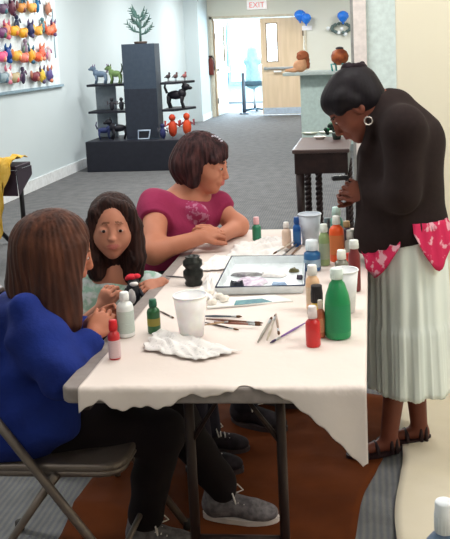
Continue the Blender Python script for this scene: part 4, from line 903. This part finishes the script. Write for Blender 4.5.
# ---- woman in the pink shirt
g3 = person('woman with dark bobbed hair in a pink t-shirt leaning on the table', (-1.0, 3.6, .44))
sk3 = mat('skin_woman', (190, 124, 98), .55, c2=(198, 132, 106), sub=.12, scale=(12, 12, 12))
S = Sculpt(.0042); hc = W(204, 163, 3.55); P, R, s = head(S, hc, (.95, -.14, -.26), (.28, -.02, 1), .235, 0, 1, 2)
nb = W(187, 203, 3.57); S.cap(P(0, -.03, -.06), nb, .052, .058, .03)
hip = Vector((-1.02, 3.6, .56)); S.chain([nb, W(178, 225, 3.56), hip], [.08, .11, .13], .06)
rs, re, rw = W(156, 207, 3.47), W(154, 252, 3.24), W(199, 238, 3.30)
ls, le, lw = W(216, 207, 3.64), W(238, 226, 3.60), W(221, 236, 3.40)
S.chain([nb, rs, re, rw], [.07, .054, .044, .030], .04); S.chain([nb, ls, le, lw], [.07, .050, .040, .029], .04)
hand(S, rw, W(224, 229, 3.34)-rw, Vector((.1, -.5, .9)), 1, .95, (35, 50, 35)); hand(S, lw, W(204, 233, 3.37)-lw, Vector((.3, -.6, .7)), 1, .95, (25, 40, 30))
for dy, kn, an in ((-.1, Vector((-.62, 3.40, .55)), Vector((-.55, 3.32, .1))), (.1, Vector((-.60, 3.62, .55)), Vector((-.5, 3.55, .1)))): S.chain([hip+Vector((.03, dy, -.03)), kn, an], [.08, .055, .038], .03)
S.mesh('body', [sk3, lipm((188, 98, 92)), col((80, 48, 38), .8)], g3); eyes(P, R, s, g3)
S = Sculpt(.0045)
S.ell(P(0, -.022, .040), [x*s for x in (.084, .100, .086)], R, .03); S.ell(P(0, -.055, -.018), [x*s for x in (.092, .086, .086)], R, .03)
S.cap(P(.062, -.02, 0), P(.060, -.01, -.072), .036, .030, .02); S.cap(P(-.062, -.02, 0), P(-.060, -.01, -.072), .036, .030, .02); S.cap(P(0, -.06, -.02), P(0, -.05, -.075), .06, .05, .03)
S.cap(P(.01, .055, .078), P(.058, .060, .035), .024, .018, .02); S.cap(P(-.01, .055, .078), P(-.058, .060, .035), .024, .018, .02); S.cap(P(.01, .06, .08), P(.03, .082, .045), .018, .010, .02)
hp = P(0, -.02, .12); S.disp = strands(.0035, hc.x, hc.y, 30, 10); S.mesh('hair', hairmat('hair_espresso', (38, 20, 24), (78, 46, 46), (60, 60, 12)), g3)
bm = bmesh.new(); 
for a in np.linspace(-.5, .5, 6): blobm(bm, P(.03+a*.03, .035+a*.06, .123-.02*abs(a)), (.006, .006, .004), 0, 1)
finish('hair_clip', bm, col((210, 206, 220), .2), g3)
pk = mat('shirt_pink', (144, 38, 78), .85, c2=(154, 46, 86), scale=(10, 10, 10), bump=.15, bscale=80)
S = Sculpt(.006); md = W(178, 232, 3.56)
S.chain([nb+Vector((0, 0, -.055)), md, hip], [.10, .135, .15], .06); S.cap(W(192, 214, 3.56), W(184, 240, 3.54), .085, .10, .05); S.ell(W(199, 214, 3.475), (.040, .022, .045), None, .02, 1)
S.cap(nb+Vector((-.02, -.02, -.05)), rs, .08, .074, .05); S.cap(nb+Vector((.02, .02, -.055)), ls, .075, .066, .05)
S.cap(rs, rs+(re-rs)*.55, .074, .064, .04, clip=(rs+(re-rs)*.34, re-rs)); S.cap(ls, ls+(le-ls)*.5, .066, .060, .04, clip=(ls+(le-ls)*.3, le-ls))
S.cap(hip, hip+Vector((0, 0, -.02)), .16, .16, .04, clip=((0, 0, .452), (0, 0, -1))); S.ell(nb+Vector((.02, -.03, .03)), (.05, .045, .05), None, .01, sub=True)
S.disp = wrk(.006, 24, 20, 28, 2.2); S.mesh('shirt', [pk, mat('shirt_print', (156, 50, 92), .85, c2=(178, 112, 140), scale=(60, 60, 60), lo=.5, hi=.55)], g3)
# faded print on the chest
bm = bmesh.new()
for u, v, a, b in ((197, 211, .010, .016), (203, 216, .008, .018), (208, 208, .007, .020), (199, 222, .012, .008), (210, 219, .006, .014)): 
    p = W(u, v, 3.425); blobm(bm, p, (a, .004, b), 0, 1)
pr_ = bm
bm.free()
S = Sculpt(.008)
for dy, kn, an in ((-.1, Vector((-.62, 3.40, .55)), Vector((-.55, 3.32, .1))), (.1, Vector((-.60, 3.62, .55)), Vector((-.5, 3.55, .1)))): S.chain([hip+Vector((.03, dy, -.02)), kn, an], [.095, .072, .055], .03)
S.cap(hip+Vector((0, -.08, -.0)), hip+Vector((0, .08, 0)), .115, .115, .03, clip=((0, 0, .446), (0, 0, -1))); S.mesh('trousers', mat('jeans_dark', (32, 30, 40), .9), g3)
shoe(g3, Vector((-.55, 3.32, 0)), (1, -.4), .24, (44, 36, 40)); shoe(g3, Vector((-.5, 3.55, 0)), (1, -.4), .24, (44, 36, 40))
unp(g3)

# ---- standing woman at the right
g4 = person('woman in brown blazer and long pale skirt standing with head bowed', (.14, 3.12, 0))
sk4 = mat('skin_deep', (112, 60, 46), .5, c2=(122, 68, 52), sub=.08, scale=(12, 12, 12))
Y0 = 3.12
S = Sculpt(.0042); hc = W(353, 107, Y0-.02); P, R, s = head(S, hc, (-.72, -.16, -.67), (-.67, 0, .74), .226, 0, 1, 2)
nb = W(386, 114, Y0); S.cap(P(0, -.03, -.06), nb, .048, .055, .03)
pel = Vector((.135, Y0, .86)); S.chain([nb, W(405, 150, Y0), pel], [.08, .10, .095], .06)
rs, re, rw = W(398, 128, Y0+.16), W(394, 195, Y0+.20), W(362, 194, Y0+.04)
ls, le, lw = W(404, 128, Y0-.15), W(402, 196, Y0-.17), W(369, 194, Y0-.06)
S.chain([nb, rs, re, rw], [.07, .05, .040, .027], .04); S.chain([nb, ls, le, lw], [.07, .05, .040, .027], .04)
hand(S, lw, W(342, 184, Y0-.06)-lw, Vector((-.15, -1, .25)), -1, .88, (35, 50, 40)); hand(S, rw, W(342, 192, Y0+.02)-rw, Vector((0, 1, .2)), 1, .88, (35, 50, 40))
la, ra = atz(418, 436, .06), atz(386, 450, .06); la.y, ra.y = 3.16, 3.08
la = atz(419, 424, .07); ra = atz(389, 436, .07)
S.chain([pel+Vector((.0, .05, -.05)), Vector((.13, 3.17, .46)), la], [.07, .05, .033], .04); S.chain([pel+Vector((-.01, -.045, -.05)), Vector((.09, 3.08, .46)), ra], [.07, .05, .033], .04)
for q, d in ((la, Vector((-.95, -.2, 0)).normalized()), (ra, Vector((-.9, -.3, 0)).normalized())):
    x = Vector((d.y, -d.x, 0)); S.cap(q+Vector((0, 0, -.03)), q+d*.11+Vector((0, 0, -.043)), .028, .018, .02); S.ell(q-d*.015+Vector((0, 0, -.035)), (.026, .026, .026))
    for k in range(5): S.cap(q+d*.11+x*(k-2)*.013+Vector((0, 0, -.048)), q+d*(.15-.006*k)+x*(k-2)*.015+Vector((0, 0, -.050)), .009 if k else .011, .0075, .005)
S.mesh('body', [sk4, lipm((110, 50, 48)), col((30, 20, 18), .8)], g4); eyes(P, R, s, g4, (30, 20, 18))
S = Sculpt(.0042)
S.ell(P(0, -.032, .040), [x*s for x in (.086, .108, .090)], R, .03); S.ell(P(0, -.055, -.015), [x*s for x in (.078, .066, .072)], R, .03)
S.ell(P(0, .030, .062), [x*s for x in (.066, .052, .044)], R, .03); S.cap(P(0, -.055, .0), P(0, -.060, -.050), .058, .050, .03); S.cap(P(-.066, .0, .05), P(-.062, .050, .026), .026, .018, .02); S.cap(P(.068, .02, .05), P(.072, -.01, .012), .024, .02, .02); S.cap(P(-.068, .02, .05), P(-.072, -.01, .012), .024, .02, .02)
S.disp = strands(.0007, hc.x, hc.y, 40, 12); S.mesh('hair', hairmat('hair_black', (17, 12, 18), (24, 18, 26), (70, 20, 20)), g4)
S = Sculpt(.004); bc = W(354, 69, Y0)
for k in range(12):
    a = k*math.pi/6; S.ell(bc+Vector((.034*math.cos(a), .034*math.sin(a), .003*math.sin(a*3)+.004)), (.015, .015, .018+.004*math.sin(k*2)), None, .006)
S.ell(bc, (.036, .032, .022), None, .01); S.disp = wrk(.002, 120, 120, 120); S.mesh('hair_scrunchie', mat('scrunchie', (30, 18, 26), .9), g4)
# hoop earring on the near side
ec = P(-.086, .004, -.060); bm = bmesh.new()
tube(bm, [ec+R @ Vector((0, .014*math.cos(a), .014*math.sin(a)-.008)) for a in np.linspace(0, 2*math.pi, 20, endpoint=False)], .0026, 6, close=True); finish('earring', bm, mat('silver', (215, 205, 200), .25, metal=.7), g4)
bz = mat('blazer_brown', (31, 20, 20), .95, c2=(36, 24, 24), scale=(60, 60, 60))
S = Sculpt(.006)
hemr = W(446, 216, Y0)
S.cap(W(393, 112, Y0), W(408, 138, Y0), .072, .125, .06); S.cap(W(385, 109, Y0-.02), W(396, 107, Y0+.0), .058, .060, .04)
cutn = Vector((.06, 0, -1))
hm = W(400, 238, Y0)
S.ell(W(408, 145, Y0), (.115, .16, .13), None, .06); S.ell(W(405, 175, Y0), (.14, .155, .16), None, .06)
S.ell(W(404, 232, Y0), (.165, .165, .26), None, .05, clip=(hm, (.22, 0, -1)))
S.cap(nb+Vector((.0, 0, -.03)), ls, .07, .072, .05); S.cap(nb+Vector((.0, 0, -.03)), rs, .07, .072, .05)
S.cap(ls, le, .070, .060, .04); S.cap(le, lw, .056, .045, .03, clip=(le+(lw-le)*.92, lw-le)); S.cap(rs, re, .070, .060, .04); S.cap(re, rw, .056, .045, .03, clip=(re+(rw-re)*.92, rw-re))
S.cap(W(384, 160, Y0-.02), W(385, 235, Y0), .085, .095, .05, clip=(hm, (.22, 0, -1))); S.chain([W(381, 99, Y0-.05), W(388, 96, Y0), W(386, 98, Y0+.06)], [.018, .02, .018], .02)
S.cap(W(384, 160, Y0-.02), W(385, 235, Y0), .085, .095, .05, clip=(hm, (.22, 0, -1))); S.chain([W(381, 99, Y0-.05), W(372, 122, Y0-.08), W(366, 150, Y0-.09), W(364, 178, Y0-.07)], [.014, .02, .02, .018], .02)
S.disp = wrk(.004, 14, 14, 20, .7); S.mesh('blazer', bz, g4)
ps = mat('print_pink', (206, 40, 88), .8, c2=(226, 170, 184), scale=(28, 28, 28), lo=.56, hi=.62)
S = Sculpt(.006); S.cap(W(380, 165, Y0-.02), W(384, 225, Y0), .05, .085, .04); S.cap(W(364, 190, Y0+.06), W(364, 225, Y0+.06), .02, .028, .03)
S.mesh('blouse', ps, g4)
# blouse tails hanging below the blazer (pointed panels around the hips)
cxs, cys = .118, Y0
def tail(a0, a1, z0, dep, name):
    bm = bmesh.new(); n = 16; g = {}
    for i in range(n+1):
        t_ = i/n; a = math.radians(a0+(a1-a0)*t_); d = dep*(1-abs(2*t_-1)**1.5)+.03
        for j in range(9):
            z = z0-d*j/8; r_ = .156+.024*j/8+.004*math.sin(t_*25); g[i, j] = bm.verts.new((cxs+r_*math.cos(a), cys+r_*math.sin(a)*1.0, z))
    for i in range(n):
        for j in range(8): f = bm.faces.new((g[i, j], g[i+1, j], g[i+1, j+1], g[i, j+1])); f.smooth = True
    o = finish(name, bm, ps, g4); so = o.modifiers.new('s', 'SOLIDIFY'); so.thickness = .003
tail(-166, -100, .872, .125, 'blouse_tail'); tail(-84, -22, .918, .145, 'blouse_tail'); tail(20, 160, .88, .10, 'blouse_tail')
skm = mat('skirt_mint', (224, 234, 230), .9, c2=(234, 242, 238), scale=(30, 30, 3), lo=.3, hi=.7)
bm = bmesh.new(); n = 160; rowsn = 40; g = {}
for j in range(rowsn+1):
    t_ = j/rowsn; z = .93-.665*t_; r_ = .135+.022*t_**.8+.005*(t_ > .62)
    for i in range(n):
        a = i*2*math.pi/n; pl = (.004+.013*t_)*(math.sin(a*9+2.3*math.sin(a*4)+t_*1.2)*.65+math.sin(a*21+2*math.sin(a*5)-t_)*.25)
        if t_ > .62: pl += .003*math.sin(a*60)
        g[j, i] = bm.verts.new((.120+.008*t_+(r_+pl)*math.cos(a), Y0+(r_+pl)*math.sin(a)*1.08, z+.004*math.sin(a*9)*t_))
for j in range(rowsn):
    for i in range(n): f = bm.faces.new((g[j, i], g[j, (i+1) % n], g[j+1, (i+1) % n], g[j+1, i])); f.smooth = True
o = finish('skirt', bm, skm, g4); so = o.modifiers.new('s', 'SOLIDIFY'); so.thickness = .003
sd = mat('sandal_leather', (40, 22, 26), .6)
for q, d in ((la, Vector((-.95, -.2, 0)).normalized()), (ra, Vector((-.9, -.3, 0)).normalized())):
    x = Vector((d.y, -d.x, 0)); R_ = Matrix((x, d, Vector((0, 0, 1)))).transposed(); b = Vector((q.x, q.y, 0))
    bm = bmesh.new(); pr = [(.042*math.cos(k*math.pi/12)*(1+.1*math.sin(k*math.pi/12)), .062+.11*math.sin(k*math.pi/12)) for k in range(24)]
    prism(bm, pr, .008, .022, M=Matrix.Translation(b) @ R_.to_4x4()); sh = finish('sandal', bm, sd, g4)
    for f, w, h in ((.10, .041, .024), (.055, .037, .036), (-.02, .034, .060), (.0, .035, .075)):
        bm = bmesh.new(); pts = [b+R_ @ Vector((w*math.cos(a), f, .014+h*math.sin(a))) for a in np.linspace(0, math.pi, 12)]
        tube(bm, pts, .008, 6); st2 = finish('strap', bm, sd); st2.parent = sh
unp(g4)
ph = W(340, 178, Y0-.06)
t = thing('small_phone', 'small dark handheld thing in the standing woman\'s hands', 'phone', tuple(ph), math.radians(20))
BX('phone_case', (-.03, -.012, -.008), (.03, .012, .008), col((24, 24, 30), .4), t, bevel=.004); BX('phone_screen', (-.025, -.010, .008), (.02, .010, .0095), col((50, 56, 66), .2), t)

# ------------------------------------------------------------------ lights: ceiling troffers and vestibule daylight
def troffer(x, y, e, c=(1, .98, .95), i=0, lab=''):
    t = thing('ceiling_light', lab, 'ceiling light', (x, y, CH-.005), 0, 'ceiling lights')
    bm = bmesh.new(); abox(bm, (-.62, -.32, -.05), (-.6, .32, 0)); abox(bm, (.6, -.32, -.05), (.62, .32, 0)); abox(bm, (-.6, -.32, -.05), (.6, -.3, 0)); abox(bm, (-.6, .3, -.05), (.6, .32, 0)); finish('frame', bm, white, t)
    BX('diffuser', (-.6, -.3, -.03), (.6, .3, -.01), mat('diffuser', (255, 250, 240), .5, emit=2), t)
    l = bpy.data.lights.new('lamp', 'AREA'); l.shape = 'RECTANGLE'; l.size = 1.15; l.size_y = .55; l.energy = e; l.color = c
    o = bpy.data.objects.new('lamp', l); COL.objects.link(o); o.parent = t; o.location = (0, 0, -.06)
spots = [(-2.6, .6, 8), (1.6, .8, 22), (-2.6, 3.6, 24), (-.4, 3.0, 16), (1.4, 2.6, 26), (-2.4, 6.8, 38), (-.9, 7.0, 26), (-2.4, 10, 50), (-2.2, 13.2, 60), (-.4, 10.0, 40), (-2.2, 16.6, 75), (.6, 17, 50), (-1.2, -2, 12), (1.2, 6.2, 34)]  # last entry is an unseen lamp added to brighten the pale blue divider
for i, (x, y, e) in enumerate(spots): troffer(x, y, e, lab='unseen recessed ceiling light %s' % ('over the art table' if i == 3 else 'at %s of the room, %s' % (('left', 'right')[x > -1], 'row %d from the doors' % (8-int((y+2)/2.6)))))
def area(n, loc, rot, sx, sy, e, c):
    l = bpy.data.lights.new(n, 'AREA'); l.shape = 'RECTANGLE'; l.size = sx; l.size_y = sy; l.energy = e; l.color = c
    o = bpy.data.objects.new(n, l); COL.objects.link(o); o.location = loc; o.rotation_euler = rot; return o
area('vestibule_daylight', (-2.6, BY+4.3, 1.6), (math.radians(-90), 0, 0), 2.6, 2.0, 560, (.72, .86, 1))
area('vestibule_daylight', (-2.4, BY+2.4, CH-.05), (0, 0, 0), 2.5, 3, 150, (.8, .92, 1))
w = bpy.data.worlds.new('world'); C.world = w; w.use_nodes = True; w.node_tree.nodes['Background'].inputs[0].default_value = (.8, .85, .9, 1); w.node_tree.nodes['Background'].inputs[1].default_value = .1
C.view_settings.view_transform = 'Standard'; C.view_settings.look = 'None'; C.view_settings.gamma = 1; C.view_settings.exposure = 0.22
